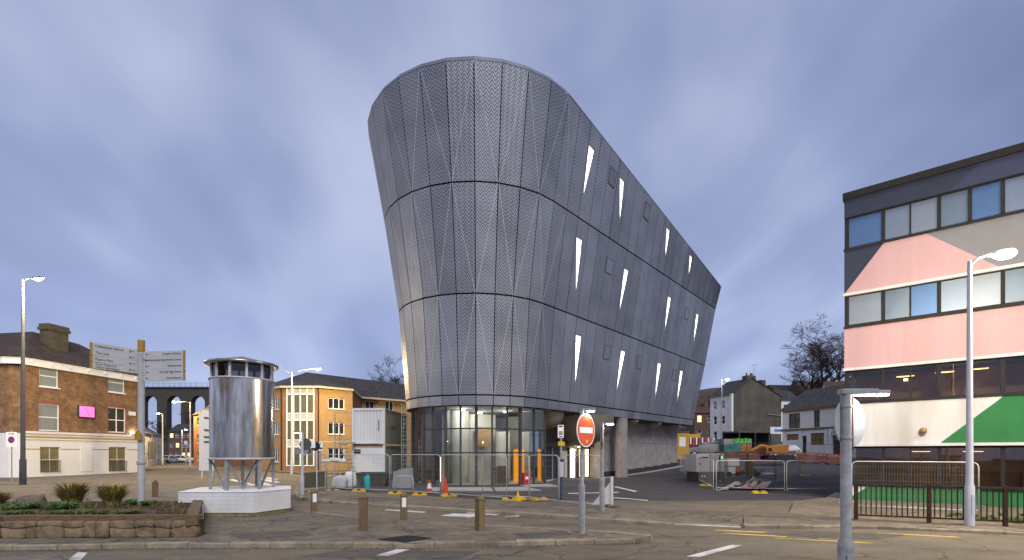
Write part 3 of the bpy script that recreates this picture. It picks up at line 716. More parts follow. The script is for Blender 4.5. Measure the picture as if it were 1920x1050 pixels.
for (a, c, m) in ((376, 409, navy), (470, 552, navy), (615, 692, pink), (757, 834, wren)):
    MB().box(0, .06, .06, 12, zo(c), zo(a)).build('end_panel', m, office)
# round bulkhead lamp
bl = MB().lathe([(.02, -.12), (.10, -.09), (.125, 0), (.10, .09), (.02, .12)], (fx(1731), -.12, zo(811)), 20)
bl.build('round_bulkhead_lamp', mat('amber bowl', (.30, .20, .09), .25, .3), office, smooth=True)
MB().box(fx(1731) - .03, fx(1731) + .03, -.06, 0, zo(811) - .03, zo(811) + .03).build('lamp_bracket', ofr, office)
warm_in = emit_mat('warm interior lamp', (1, .6, .22), 2.0)
for px, py in ((1645, 696), (1698, 720)):
    MB().box(fx(px) - .07, fx(px) + .07, .128, .133, zo(py) - .05, zo(py) + .05).build('interior_lamp', warm_in, office)
# ------------------------------------------------------------------ brick public house on the far left
stock = brick_mat('brown stock brick', (.20, .08, .03), (.36, .18, .055), (.26, .19, .12), dirt=.7)
redb = brick_mat('red dressing brick', (.26, .075, .035), (.32, .10, .05), (.2, .14, .1), dirt=.3)
slate = brick_mat('dark roof tile', (.035, .024, .02), (.075, .05, .038), (.012, .01, .01), bw=.28, bh=.16, dirt=.5)
pwhite = mat('white stucco', (.72, .715, .70), .7, var=.05, scale=1.2, bump=.05, dirt=.25, dcol=(.36, .34, .31))
ytrim = mat('ochre trim', (.42, .27, .08), .7, var=.1)
LB = Vector((X(42, 41), 41, 0)); LBZ = math.atan2(.987, .161)
pub = thing('brick_public_house', 'brown brick corner pub with white ground floor and tiled hipped roof', 'building', LB, LBZ)
def lx(px):
    r = (px - CX) / F; return (r * LB.y - LB.x) / (.161 - r * .987)
def lz(px, py):
    Y = LB.y + .987 * lx(px); return Z(py, Y)
E_ = lz(45, 684); GF = lz(45, 812); LP = 10.6
g_win = [(lx(74), lx(112), lz(92, 886), lz(92, 838)), (lx(203), lx(236), lz(218, 884), lz(218, 838))]
f_win = [(lx(72), lx(112), lz(92, 808), lz(92, 757)), (lx(203), lx(236), lz(218, 811), lz(218, 764))]
s_win = [(lx(74), lx(110), lz(92, 726), lz(92, 685)), (lx(203), lx(234), lz(218, 736), lz(218, 699))]
wall(MB(), 0, LP, GF, E_ + .3, f_win + s_win).build('brick_wall', stock, pub)
wall(MB(), -.02, LP, 0, GF, g_win, y=-.06).build('stucco_wall', pwhite, pub)
# short return to the left of the chamfered corner
ret = [(-.1, 1.15)]
for nm, m, z0, z1 in (('brick_wall', stock, GF, E_ + .3), ('stucco_wall', pwhite, 0, GF)):
    mb = MB(); mb.quad((0, 0, z0), (0, 0, z1), (-.35, .9, z1), (-.35, .9, z0)); mb.quad((-.35, .9, z0), (-.35, .9, z1), (-.35, 12, z1), (-.35, 12, z0))
    mb.build(nm, m, pub)
mb = MB().quad((LP, 0, 0), (LP, 12, 0), (LP, 12, E_ + .3), (LP, 0, E_ + .3)); mb.build('side_wall', stock, pub)
for (x0, x1) in ((.0, .35),): MB().box(x0, x1, -.02, 0, GF, E_).build('quoin_strip', redb, pub)
for h in f_win:
    MB().box(h[0] - .22, h[1] + .22, -.02, .02, h[3], h[3] + .34).build('brick_arch', redb, pub)
    for q_ in (h[0] - .16, h[1]): MB().box(q_, q_ + .16, -.018, .02, h[2], h[3]).build('brick_jamb', redb, pub)
for k, h in enumerate(s_win): window(pub, *h, upvc, glass_grey, nx=1, nzz=2, sill=upvc, fw=.09)
for k, h in enumerate(f_win): window(pub, *h, upvc, glass_grey if k == 0 else glass_dark, nx=1 if k == 0 else 2, nzz=2, fw=.09)
for k, h in enumerate(g_win):
    window(pub, *h, cream, mat('yellowish bar window', (.16, .13, .06), .1, var=.3, scale=1.2, spec=.8), y=.02, nx=2, nzz=2, fw=.07)
    gr = MB()
    for i in range(9): xx = h[0] + (h[1] - h[0]) * (i + .5) / 9; gr.box(xx - .015, xx + .015, -.16, -.13, h[2] + .05, h[2] + 1.0)
    gr.box(h[0], h[1], -.165, -.125, h[2] + .98, h[2] + 1.04); gr.box(h[0], h[1], -.165, -.125, h[2] + .05, h[2] + .09); gr.build('window_guard', darksteel, pub)
# string course, cornice, ochre lines
MB().box(-.1, LP, -.16, .02, GF - .02, GF + .18).build('string_course', pwhite, pub); MB().box(-.1, LP, -.10, 0, GF - .38, GF - .22).build('string_course', ytrim, pub); MB().box(-.1, LP, -.13, 0, GF - .52, GF - .4).build('string_course', pwhite, pub)
zq = lz(92, 843); 
for a, c in ((0, g_win[0][0]), (g_win[0][1], 4.6), (5.8, g_win[1][0]), (g_win[1][1], LP)): MB().box(a, c, -.075, -.055, zq, zq + .08).build('trim_line', ytrim, pub)
MB().box(4.65, 5.75, -.1, -.058, .3, zq + .3).build('blocked_panel', pwhite, pub)
MB().box(-.3, LP + .2, -.30, .02, E_, E_ + .62).build('cornice', white, pub)
for i in range(7): MB().box(.3 + i * 1.6, .45 + i * 1.6, -.4, -.3, E_ + .25, E_ + .55).build('cornice_bracket', white, pub)
MB().quad((-.3, -.3, E_ + .02), (-.75, 1.0, E_ + .02), (-.75, 1.0, E_ + .62), (-.3, -.3, E_ + .62)).build('cornice', white, pub)
MB().box(-.75, -.35, 1.0, 12, E_ + .02, E_ + .62).build('cornice', white, pub)
# hipped roof
z0 = E_ + .62; rz_ = z0 + 3.1
rfp = [(-.45, -.45), (LP + .3, -.45), (LP + .3, 12), (-.9, 12), (-.9, 1.0)]
r1, r2, r3 = (3.4, 3.6), (7.6, 3.6), (3.4, 9)
mb = MB(); V = lambda p, z: (p[0], p[1], z)
mb.quad(V(rfp[0], z0), V(rfp[1], z0), V(r2, rz_ - .25), V(r1, rz_)); mb.quad(V(rfp[1], z0), V(rfp[2], z0), V(r3, rz_), V(r1, rz_), V(r2, rz_ - .25)); mb.quad(V(rfp[4], z0), V(rfp[0], z0), V(r1, rz_)); mb.quad(V(rfp[3], z0), V(rfp[4], z0), V(r1, rz_), V(r3, rz_)); mb.quad(V(rfp[2], z0), V(rfp[3], z0), V(r3, rz_))
roof = mb.build('roof', slate, pub)
chb = brick_mat('sooty chimney brick', (.07, .055, .035), (.11, .085, .05), (.08, .07, .05), dirt=.5)
ch = MB(); cx_ = lx(141); ch.box(cx_ - 1.0, cx_ + .7, 1.6, 2.6, z0 + .9, z0 + 3.2); ch.box(cx_ - 1.12, cx_ + .82, 1.48, 2.72, z0 + 3.2, z0 + 3.45); ch.box(cx_ - 1.05, cx_ + .75, 1.55, 2.65, z0 + 3.45, z0 + 3.75); ch.build('chimney', chb, pub)
ch = MB(); ch.box(-1.0, .4, 4.6, 6, z0 + .9, z0 + 3.0); ch.box(-1.1, .5, 4.5, 6.1, z0 + 3.0, z0 + 3.4); ch.build('chimney', chb, pub)
# clock board
ck = thing('wall_clock', 'pink lit square clock face on the brown brick pub wall', 'clock', LB, LBZ)
k0, k1, kz0, kz1 = lx(145), lx(175), lz(160, 783), lz(160, 761)
MB().box(k0, k1, -.18, -.01, kz0, kz1).build('case', darksteel, ck)
MB().box(k0 + .06, k1 - .06, -.19, -.18, kz0 + .06, kz1 - .06).build('face', emit_mat('pink clock glow', (1, .16, .48), .75), ck)
kx, kz = (k0 + k1) / 2, (kz0 + kz1) / 2
hn = mat('dark red hands', (.2, .02, .05), .5)
MB().tube([(kx - .14, -.2, kz + .3), (kx + .2, -.2, kz - .36)], .018, 4).build('minute_hand', hn, ck); MB().tube([(kx, -.205, kz), (kx - .1, -.205, kz + .2)], .022, 4).build('hour_hand', hn, ck)
for i in range(12): aa = i * math.pi / 6; MB().cbox((kx + .46 * math.sin(aa), -.196, kz + .38 * math.cos(aa) - .03), (.03, .01, .06)).build('hour_mark', hn, ck)
# small white sign and uplight at the right end of the pub
sgn = thing('wall_plaque', 'small white plaque high on the right end of the brick pub', 'sign', LB, LBZ)
MB().box(lx(241), lx(254), -.06, -.01, lz(248, 779), lz(248, 772)).build('plate', white, sgn)
ul = thing('wall_uplight', 'small bright uplight on the pub string course', 'lamp', LB, LBZ)
MB().box(lx(246), lx(250), -.3, -.16, GF + .18, GF + .3).build('body', darksteel, ul); MB().box(lx(246), lx(250), -.29, -.17, GF + .3, GF + .31).build('lens', emit_mat('lamp glow white', (1, .95, .86), 18), ul)
point_light(ul, (lx(248), -.23, GF + .42), 25, (1, .93, .8), .05)
# ------------------------------------------------------------------ yellow brick apartment building
ybrick = brick_mat('yellow brick', (.40, .225, .075), (.48, .28, .10), (.36, .26, .14), dirt=.25)
obrick = brick_mat('orange brick', (.27, .10, .035), (.33, .13, .05), (.24, .15, .09), dirt=.25)
aslate = brick_mat('slate roof', (.028, .027, .03), (.065, .06, .06), (.014, .013, .014), bw=.4, bh=.2, dirt=.5)
apt = thing('apartment_building', 'yellow brick three-storey apartment building with glazed stair bay', 'building', (X(560, 55), 55, 0))
EZ = 9.35
PT = [(-31.5, 59.8), (X(526, 55), 55.0), (X(596, 55), 55.0), (X(661, 57.4), 57.4), (X(677, 65.8), 65.8), (X(800, 72.5), 72.5)]
def seg(i):
    a, c = Vector((*PT[i], 0)), Vector((*PT[i + 1], 0)); d = c - a; return a, d.normalized(), d.length, math.atan2(d.y, d.x)
def facade_part(i, m, holes_px, name='brick_wall', z1=EZ, rows=(), wf=None):
    a, d, ln, rz = seg(i)
    h = bpy.data.objects.new('facade', None); COL.objects.link(h); h.parent = apt; h.location = a - apt.location; h.rotation_euler = (0, 0, rz)
    def u(px):
        r = (px - CX) / F; return (r * a.y - a.x) / (d.x - r * d.y)
    holes = []
    for (x0, x1) in holes_px:
        for (y0, y1) in rows:
            u0, u1 = u(x0), u(x1); Y = a.y + d.y * (u0 + u1) / 2
            holes.append((u0, u1, Z(y1, Y), Z(y0, Y)))
    wall(MB(), 0, ln, 0, z1, holes).build(name, m, h)
    for ho in holes: wf(h, ho)
    return h
def w3(h, ho): window(h, *ho, upvc, glass_dark, nx=3, fw=.09, sill=cream)
def w2(h, ho): window(h, *ho, upvc, glass_dark, nx=2, fw=.08, sill=cream)
facade_part(0, ybrick, [(511, 522.5)], rows=[(745, 768), (793, 815), (842, 866)], wf=w3)
hb = facade_part(1, obrick, [(538.5, 589)], rows=[(726, 874)], wf=lambda h, ho: None)
ho = None
a, d, ln, rz = seg(1)
u0, u1 = X(538.5, 55) - a.x, X(589, 55) - a.x
bay = MB(); pb = .0
panelg = mat('grey spandrel panel', (.38, .385, .39), .45, var=.05); 
rowsb = [(726.5, 739.5, 'p'), (739.5, 775, 'g'), (775, 788, 'p'), (788, 825, 'g'), (825, 838, 'p'), (838, 873, 'g')]
nb = 4; glass_bay = mat('stairwell glass', (.055, .058, .03), .08, var=.4, scale=.9, spec=.8)
for k in range(nb + 1): xx = u0 + (u1 - u0) * k / nb; MB().box(xx - .06, xx + .06, -.12, .05, Z(874, 55), Z(726, 55)).build('bay_post', upvc, hb)
for (t0, t1, kd) in rowsb:
    zA, zB = Z(t1, 55), Z(t0, 55)
    MB().box(u0, u1, -.10, .03, zA - .05, zA + .05).build('bay_rail', upvc, hb)
    for k in range(nb):
        xa, xb = u0 + (u1 - u0) * k / nb + .06, u0 + (u1 - u0) * (k + 1) / nb - .06
        MB().quad((xa, -.02, zA + .05), (xb, -.02, zA + .05), (xb, -.02, zB - .05), (xa, -.02, zB - .05)).build('bay_panel' if kd == 'p' else 'bay_pane', panelg if kd == 'p' else glass_bay, hb)
hf = facade_part(2, ybrick, [(615, 646)], rows=[(746.5, 767), (792, 814.5), (840, 863)], wf=w3)
MB().box(0, 4.0, -.03, .01, Z(829.5, 56), Z(828, 56)).build('string_course', cream, hf)
facade_part(3, obrick, [], wf=w2)
facade_part(4, ybrick, [(685, 702), (723, 738)], rows=[(752, 769.5), (799, 817), (845, 862)], wf=w2)
# rainwater pipes, eaves and roof
for px, Y in ((527.5, 54.9), (597, 54.9)): MB().tube([(X(px, Y), Y, 0), (X(px, Y), Y, EZ)], .07, 8).build('downpipe', black, apt, world=True)
ov = [(-31.8, 59.0), (X(525, 54.4), 54.4), (X(597, 54.4), 54.4), (X(663, 57.2), 57.2), (X(679, 65.0), 65.0), (X(800, 71.6), 71.6)]
R1, R2 = (X(575, 64.4), 64.4, 12.6), (X(790, 77.5), 77.5, 12.5)
z = EZ + .12; e3 = [(*p, z) for p in ov]; bk = [(-36, 70, z), (-20, 86, z)]
RL = (-33.5, 70, 12.3)
mb = MB(); mb.quad(e3[0], e3[1], R1); mb.quad(e3[1], e3[2], R1); mb.quad(e3[2], e3[3], R1); mb.quad(e3[3], e3[4], R1); mb.quad(e3[4], e3[5], R2, R1); mb.quad(R1, R2, bk[1], bk[0]); mb.quad(e3[0], R1, bk[0])
mb.build('roof', aslate, apt, world=True)
mb = MB(); ft = mat('cream fascia', (.5, .43, .31), .6)
for p, q_ in zip(ov, ov[1:]): mb.quad((*p, EZ - .1), (*q_, EZ - .1), (*q_, EZ + .13), (*p, EZ + .13))
mb.build('fascia', ft, apt, world=True)
mb = MB(); mb.quad(*[(*p, EZ - .02) for p in ov], *[(*p, EZ - .02) for p in PT[::-1]]); mb.build('eaves_soffit', upvc, apt, world=True)
for h in [o for o in apt.children if o.name.startswith('facade')]:
    M0 = Matrix.LocRotScale(h.location, h.rotation_euler, None)
    for c in list(h.children): c.parent = apt; c.matrix_basis = M0 @ c.matrix_basis
    bpy.data.objects.remove(h)
# ------------------------------------------------------------------ stone and timber planter
stone_m = mat('planter stone', (.20, .145, .085), .9, var=.5, scale=4, bump=.9, bscale=14, dirt=.4, dcol=(.12, .085, .05))
timber = mat('weathered sleeper', (.13, .085, .045), .85, var=.45, scale=5, bump=.4, bscale=22, stretch=(1, 4, 4))
soil = mat('dark mulch', (.05, .024, .015), .95, var=.5, scale=14, bump=.6, bscale=40)
pl = thing('raised_planter', 'raised bed of rough stone and old timber sleepers beside the road', 'planter', (-9.5, 12.8, .12))
FA, FB = Vector((-16.5, 11.15, 0)), Vector((-7.35, 11.45, 0)); BB = Vector((-9.85, 15.6, 0)); BA = Vector((-18.5, 15.2, 0))
fd = (FB - FA).normalized(); fn = Vector((-fd.y, fd.x, 0)); LNF = (FB - FA).length
MB().prism([(p.x, p.y) for p in (FA + fn * .16, FB + fn * .16 - fd * .2, BB + Vector((-.1, -.1, 0)), BA)], .12, .56).build('bed_core', soil, pl, world=True)
def rock(mb, c, d, seed, rz=0, k=.16):
    """a rough rounded block"""
    rnd = random.Random(seed); n_, m_2 = 8, 5; o = len(mb.v); co, si = math.cos(rz), math.sin(rz)
    for j in range(m_2 + 1):
        ph = -math.pi / 2 + math.pi * j / m_2
        for i in range(n_):
            th = 2 * math.pi * i / n_
            x, y, z = math.cos(th) * math.cos(ph), math.sin(th) * math.cos(ph), math.sin(ph)
            e_ = .55; x, y, z = [math.copysign(abs(v) ** e_, v) for v in (x, y, z)]
            f_ = 1 + rnd.uniform(-k, k) * (0 if j in (0, m_2) else 1)
            x, y, z = x * d[0] / 2 * f_, y * d[1] / 2 * f_, z * d[2] / 2 * f_
            mb.v.append((c[0] + x * co - y * si, c[1] + x * si + y * co, c[2] + z))
    for j in range(m_2):
        for i in range(n_):
            a, b2 = o + j * n_ + i, o + j * n_ + (i + 1) % n_
            mb.f.append((a, b2, b2 + n_, a + n_))
    return mb
sd = 0
xs_ = [0.0]
while xs_[-1] < LNF - .3: xs_.append(xs_[-1] + random.uniform(.27, .6))
xs_[-1] = LNF - .06
mid_ = [random.uniform(.26, .40) for _ in xs_]; jx = [random.uniform(-.07, .07) for _ in xs_]; jt = [random.uniform(-.05, .05) for _ in xs_]
def face_stone(poly, org, dx, nrm, m=stone_m):
    """one irregular facing stone; poly in (along, height), set in a recessed joint"""
    cxm = sum(p[0] for p in poly) / len(poly); czm = sum(p[1] for p in poly) / len(poly); g_ = random.uniform(-.03, .035)
    P = []
    for i in range(len(poly)):                       # round the corners
        a_, b_, c_ = poly[i - 1], poly[i], poly[(i + 1) % len(poly)]
        for q_ in (a_, c_): P.append((b_[0] + (q_[0] - b_[0]) * .12, b_[1] + (q_[1] - b_[1]) * .12))
    n_ = len(P); mb = MB()
    for k_, dep in ((.965, .16), (.965, -.005), (.93, -.022 - g_ * .4), (.72, -.032 - g_ * .8)):
        for x_, z_ in P:
            pos = org + dx * (cxm + (x_ - cxm) * k_) - nrm * (-dep) + nrm * random.uniform(-.012, .012); mb.v.append((pos.x, pos.y, czm + (z_ - czm) * k_))
    for r_ in range(3): mb.f += [(r_ * n_ + i, r_ * n_ + (i + 1) % n_, (r_ + 1) * n_ + (i + 1) % n_, (r_ + 1) * n_ + i) for i in range(n_)]
    mb.f.append(tuple(range(3 * n_, 4 * n_)))
    mb.build('stone', m, pl, smooth=True, world=True)
for i in range(len(xs_) - 1):
    x0, x1 = xs_[i], xs_[i + 1]; b0, b1, t0_, t1_ = x0 + jx[i], x1 + jx[i + 1], x0 + jt[i], x1 + jt[i + 1]
    if i == 0: b0 = t0_ = 0
    if random.random() < .25: face_stone([(b0, .11), (b1, .11), ((b1 + t1_) / 2, mid_[i + 1]), (t1_, .515), (t0_, .515), ((b0 + t0_) / 2, mid_[i])], FA, fd, fn)
    else:
        m0, m1 = ((b0 + t0_) / 2, mid_[i]), ((b1 + t1_) / 2, mid_[i + 1]); mm = ((m0[0] + m1[0]) / 2, (m0[1] + m1[1]) / 2 + random.uniform(-.05, .05))
        face_stone([(b0, .11), (b1, .11), m1, mm, m0], FA, fd, fn); face_stone([m0, mm, m1, (t1_, .515), (t0_, .515)], FA, fd, fn)
MB().prism([((FA + fn * .04).x, (FA + fn * .04).y), ((FB + fn * .04 - fd * .05).x, (FB + fn * .04).y), ((FB + fn * .3).x, (FB + fn * .3).y), ((FA + fn * .3).x, (FA + fn * .3).y)], .115, .50).build('mortar_bed', mat('dark mortar', (.05, .038, .025), .95, var=.3), pl, world=True)
rd = (BB - FB).normalized(); LR = (BB - FB).length
for i in range(9):
    wd = LR / 9; c = FB + rd * (i + .5) * wd + Vector((-.08, 0, 0)); sd += 1
    rock(MB(), (c.x, c.y, .26), (wd * 1.03, .26, .3), sd, math.atan2(rd.y, rd.x), .09).build('stone', stone_m, pl, smooth=True, world=True)
x = 0
for ln_ in (2.3, 2.4, 2.2, 2.3):
    c = FA + fd * min(x + ln_ / 2, LNF - ln_ / 2 + .02) + fn * .13
    MB().chamfer_box((c.x, c.y, .5), (ln_ - .02, .2, .13), .02, math.atan2(fd.y, fd.x)).build('sleeper', timber, pl, world=True); x += ln_
for k in range(2):
    c = FB + rd * (LR * (.25 + .5 * k)) + Vector((-.12, 0, 0))
    MB().chamfer_box((c.x, c.y, .40), (LR / 2 + (.1 if k == 0 else 0), .26, .24), .025, math.atan2(rd.y, rd.x)).build('sleeper', timber, pl, world=True)
mb = MB(); rnd = random.Random(3)
for i in range(1500):
    u, v = rnd.random(), rnd.random(); p = (FA + fn * .25).lerp(FB + fn * .25 - fd * .3, u).lerp(BA.lerp(BB + Vector((-.2, 0, 0)), u), v * .95)
    mb.cbox((p.x, p.y, .555 + rnd.uniform(0, .012)), (rnd.uniform(.02, .07), rnd.uniform(.01, .03), .012), rnd.uniform(0, 3))
mb.build('mulch', soil, pl, world=True)['kind'] = 'stuff'
# ------------------------------------------------------------------ planting
def leaf_mat(name, c1, c2): return mat(name, c1, .55, var=0, scale=16, col2=c2, spec=.35)
tuss_m = leaf_mat('olive grass blades', (.10, .085, .016), (.44, .35, .10)); leaf_g = leaf_mat('glossy green leaves', (.035, .085, .014), (.12, .21, .045)); leaf_d = leaf_mat('dark low leaves', (.045, .07, .014), (.14, .17, .045))
def blades(n_, h0, h1, spread, wd, seed, droop=.5, tw=.25, stiff=1):
    mb = MB(); rnd = random.Random(seed)
    for i in range(n_):
        a = rnd.uniform(0, 2 * math.pi); r0 = rnd.random() ** .5 * spread * .35; hh = rnd.uniform(h0, h1); ln_ = rnd.uniform(.3, 1) * spread * stiff
        d = Vector((math.cos(a), math.sin(a), 0)); sdv = Vector((-d.y, d.x, 0)).lerp(d, rnd.uniform(-tw, tw)).normalized() * wd * rnd.uniform(.6, 1.2)
        base = d * r0; pts = []
        for j in range(4):
            t_ = j / 3; pts.append(base + d * ln_ * t_ ** 1.6 + Vector((0, 0, hh * (t_ - droop * t_ ** 3))))
        o = len(mb.v)
        for j, p in enumerate(pts):
            k = (.7, 1, .75, .08)[j]; mb.v += [tuple(p - sdv * k), tuple(p + sdv * k)]
        mb.f += [(o + 2 * j, o + 2 * j + 1, o + 2 * j + 3, o + 2 * j + 2) for j in range(3)]
    return mb
def plant(name, label, px, Y, mb, m, grp, z=.55):
    t_ = thing(name, label, 'plant', (X(px, Y), Y, z), 0, grp)
    mb.build('leaves', m, t_)
    MB().lathe([(.06, -.03), (.05, .05), (.001, .07)], (0, 0, 0), 8).build('crown', soil, t_); return t_
plant('tussock_grass', 'taller olive tussock of grass left of the fingerpost, beside a boulder', 136, 14.6, blades(520, .4, .9, .5, .017, 1, .2), tuss_m, 'olive tussocks in the planter')
plant('tussock_grass', 'olive tussock of grass just left of the fingerpost', 211, 14.5, blades(480, .35, .85, .5, .017, 2, .22), tuss_m, 'olive tussocks in the planter')
plant('tussock_grass', 'olive tussock of grass cut by the left edge of the photo', -12, 14.0, blades(380, .3, .65, .5, .017, 3, .3), tuss_m, 'olive tussocks in the planter')
for k, (px, Y, h1, sp, lab) in enumerate(((122, 13.3, .3, .36, 'glossy strap-leaved plant in front of the taller tussock'), (48, 13.4, .26, .4, 'wide glossy green plant below the boulder at the left'), (15, 12.9, .22, .3, 'glossy green clump at the left end of the planter'), (62, 14.8, .3, .2, 'small green plant behind the boulder'), (252, 14.5, .22, .22, 'green clump at the foot of the fingerpost'), (280, 14.3, .2, .22, 'green clump right of the fingerpost'))):
    plant('leafy_plant', lab, px, Y, blades(240, .16, h1 * 1.5, sp * 1.45, .02, 20 + k, .6, .4), leaf_g, 'green plants in the planter')
for k, (px, Y, sp, lab) in enumerate(((240, 12.3, .28, 'low yellowish plant by the front sleeper below the fingerpost'), (118, 12.25, .3, 'low creeping plant at the front sleeper, left one'), (150, 12.3, .32, 'low creeping plant at the front sleeper, middle one'), (186, 12.35, .28, 'low creeping plant at the front sleeper, right one'), (30, 12.2, .3, 'low creeping plant at the front sleeper, at the left edge'))):
    plant('creeping_plant', lab, px, Y, blades(300, .05, .2, sp * 1.4, .014, 40 + k, .5, .5, 1.1), leaf_d, 'low creeping plants in the planter')
gc_ = MB(); rnd = random.Random(19)
for i in range(420):
    u, v = rnd.random(), rnd.random(); p = (FA + fn * .3).lerp(FB + fn * .3 - fd * .5, u).lerp(BA.lerp(BB + Vector((-.4, 0, 0)), u), v * .9)
    if rnd.random() < .55 * u: continue
    q = blades(rnd.randint(5, 11), .04, rnd.choice((.12, .2, .34)), rnd.uniform(.08, .2), .009, rnd.randint(0, 9999), rnd.uniform(.1, .8), .5); gc_.add([(a + p.x, b2 + p.y, c + .55) for a, b2, c in q.v], q.f)
o = gc_.build('ground_cover', leaf_mat('mixed ground cover', (.05, .075, .015), (.30, .22, .07))); o['kind'] = 'stuff'; o['label'] = 'mixed weeds and dry stems over the planter soil'; o['category'] = 'ground cover'
bo = rock(MB(), (0, 0, .16), (.66, .36, .34), 77, .3, .14); bld = bo.build('boulder', mat('pale boulder', (.17, .14, .10), .85, var=.25, scale=4, bump=.3), smooth=True); bld.location = (X(62, 14.1), 14.1, .54)
tag(bld, 'pale boulder among the plants in the raised bed', 'boulder')
stk = thing('marker_stake', 'thin white stake at the right end of the planter', 'stake', (*W(380, 976, .12)[:2], .12))
MB().box(-.018, .018, -.01, .01, 0, .42).build('stake', white, stk); MB().box(-.02, .02, -.012, .012, .42, .46).build('tip', white, stk)
# ------------------------------------------------------------------ fingerpost
FP = Vector((X(265, 14.4), 14.4, .54)); fp = thing('fingerpost', 'grey pedestrian fingerpost with two stacked direction boards and ochre cap', 'signpost', FP)
post_m = mat('fingerpost steel', (.40, .41, .42), .45, .3, var=.12); och = mat('ochre cap', (.36, .20, .03), .5, var=.1)
zt2 = Z(660, 14.4) - FP.z
MB().lathe([(.095, 0), (.095, 1.25), (.085, 1.27), (.085, zt2), (.001, zt2)], n=20).build('post', post_m, fp, smooth=True, sharp=30)
MB().lathe([(.001, Z(638, 14.4) - FP.z), (.09, Z(638, 14.4) - FP.z), (.092, Z(659, 14.4) - FP.z)], n=20).build('cap', och, fp, smooth=True, sharp=30)
collar = MB().lathe([(.1, 1.2), (.115, 1.22), (.115, 1.3), (.1, 1.32)], n=20).build('collar', post_m, fp, smooth=True)
bdm = mat('grey sign board', (.46, .46, .465), .5, var=.08, scale=2); ink = mat('black lettering', (.012, .012, .014), .6, var=0)
def boards(A, B, ztop, hh, texts, left):
    """stacked planks from the post A outward to B"""
    d = Vector((B[0] - A[0], B[1] - A[1], 0)); ln_ = d.length; n_ = len(texts)
    # local x must run left to right as seen
    P0, P1 = (B, A) if left else (A, B); d = Vector((P1[0] - P0[0], P1[1] - P0[1], 0)); rz = math.atan2(d.y, d.x)
    for k, tx in enumerate(texts):
        z1 = ztop - hh * k; z0 = z1 - hh + .012
        o = MB().box(0, ln_, -.018, .018, z0, z1).build('direction_board', bdm, fp); o.location = (P0[0] - FP.x, P0[1] - FP.y, -FP.z); o.rotation_euler = (0, 0, rz)
        ex = (-.05, 0) if left else (ln_, ln_ + .05)
        MB().box(ex[0], ex[1], -.02, .02, z0, z1).build('end_cap', och, o)
        lines = tx.split('\n'); sz = .092 if len(lines) == 1 else .078
        if left: text(tx, sz, o, (.06, -.0205, (z0 + z1) / 2 - (.03 if len(lines) == 1 else -.015)), ink, sx=.95)
        else: text(tx, sz, o, (ln_ - .05, -.0205, (z0 + z1) / 2 - .03), ink, align='RIGHT', sx=.95)
        # walking-time mark by the post
        xm = ln_ - .2 if left else .14
        MB().box(xm - .012, xm + .012, -.0215, -.018, (z0 + z1) / 2 - .04, (z0 + z1) / 2 + .035).build('time_mark', ink, o)
        MB().box(xm + .03, xm + .11, -.0215, -.018, (z0 + z1) / 2 - .008, (z0 + z1) / 2 + .008).build('arrow_mark', ink, o)
YL = 13.4
boards((X(258, 14.35), 14.35), (X(173, YL), YL), Z(642, YL), (Z(642, YL) - Z(691, YL)) / 4, ['Folkestone Library', 'The Leas', 'Payers Park', 'Town Centre &\nVisitor Information'], True)
boards((X(267, 14.4), 14.4), (X(344, 14.2), 14.2), Z(657, 14.2), (Z(657, 14.2) - Z(714, 14.2)) / 5, ['Creative Quarter', 'The Glassworks Sixth Form Centre', 'Harbourside', 'The Old High Street', 'Quarterhouse'], False)
tagp = MB().extr([(-.09, 1.9), (.09, 1.9), (.09, 2.1), (0, 2.2), (-.09, 2.1)], -.14, -.1).build('small_birdhouse_tag', och, fp)
# ------------------------------------------------------------------ steel water-tower kiosk on a tiled plinth
TC = Vector((X(455, 16.6), 16.6, .12))
ss = bpy.data.materials.new('brushed stainless steel'); ss.use_nodes = True; t = ss.node_tree; b = t.nodes['Principled BSDF']; n = t.nodes.new; L = t.links.new
b.inputs['Metallic'].default_value = 1; tcn = n('ShaderNodeTexCoord'); mp = n('ShaderNodeMapping'); mp.inputs['Scale'].default_value = (1.6, 1.6, .22); L(tcn.outputs['Object'], mp.inputs[0])
no = n('ShaderNodeTexNoise'); no.inputs['Scale'].default_value = 2.6; no.inputs['Detail'].default_value = 7; no.inputs['Roughness'].default_value = .65; L(mp.outputs[0], no.inputs['Vector'])
rp = n('ShaderNodeValToRGB'); L(no.outputs[0], rp.inputs[0]); rp.color_ramp.elements[0].position = .34; rp.color_ramp.elements[0].color = (.24, .19, .13, 1); rp.color_ramp.elements[1].position = .6; rp.color_ramp.elements[1].color = (.60, .58, .54, 1)
L(rp.outputs[0], b.inputs['Base Color']); L(mathn('ADD', mathn('MULTIPLY', no.outputs[0], -.28, t), .38, t), b.inputs['Roughness'])
HX = [(-7.92, 15.05), (-7.4, 16.35), (-8.05, 17.75), (-9.5, 18.2), (-10.75, 17.0), (-10.2, 15.05)]
pt = thing('tiled_plinth', 'white tiled angular plinth under the steel tower', 'plinth', (-8.9, 16.4, .12))
tile_m = mat('white glazed tile', (.68, .68, .685), .25, var=.06, scale=3, dirt=.4, dcol=(.4, .38, .34)); grout = mat('grey grout', (.34, .33, .32), .9, var=.1)
mossy = mat('mossy concrete footing', (.22, .185, .10), .9, var=.4, scale=5, bump=.3, dirt=.5, dcol=(.05, .055, .02))
cx0, cy0 = -8.9, 16.5
def shrink(k): return [(cx0 + (x - cx0) * k, cy0 + (y - cy0) * k) for x, y in HX]
MB().prism(shrink(1.0), .11, .30).build('footing', mossy, pt, world=True)
MB().prism(shrink(1.012), .24, .872).build('tile_backing', grout, pt, world=True)
MB().prism(shrink(1.03), .872, .885).build('top_slab', white, pt, world=True)
hx2 = shrink(1.012); NR = 5; th_ = (.87 - .245) / NR
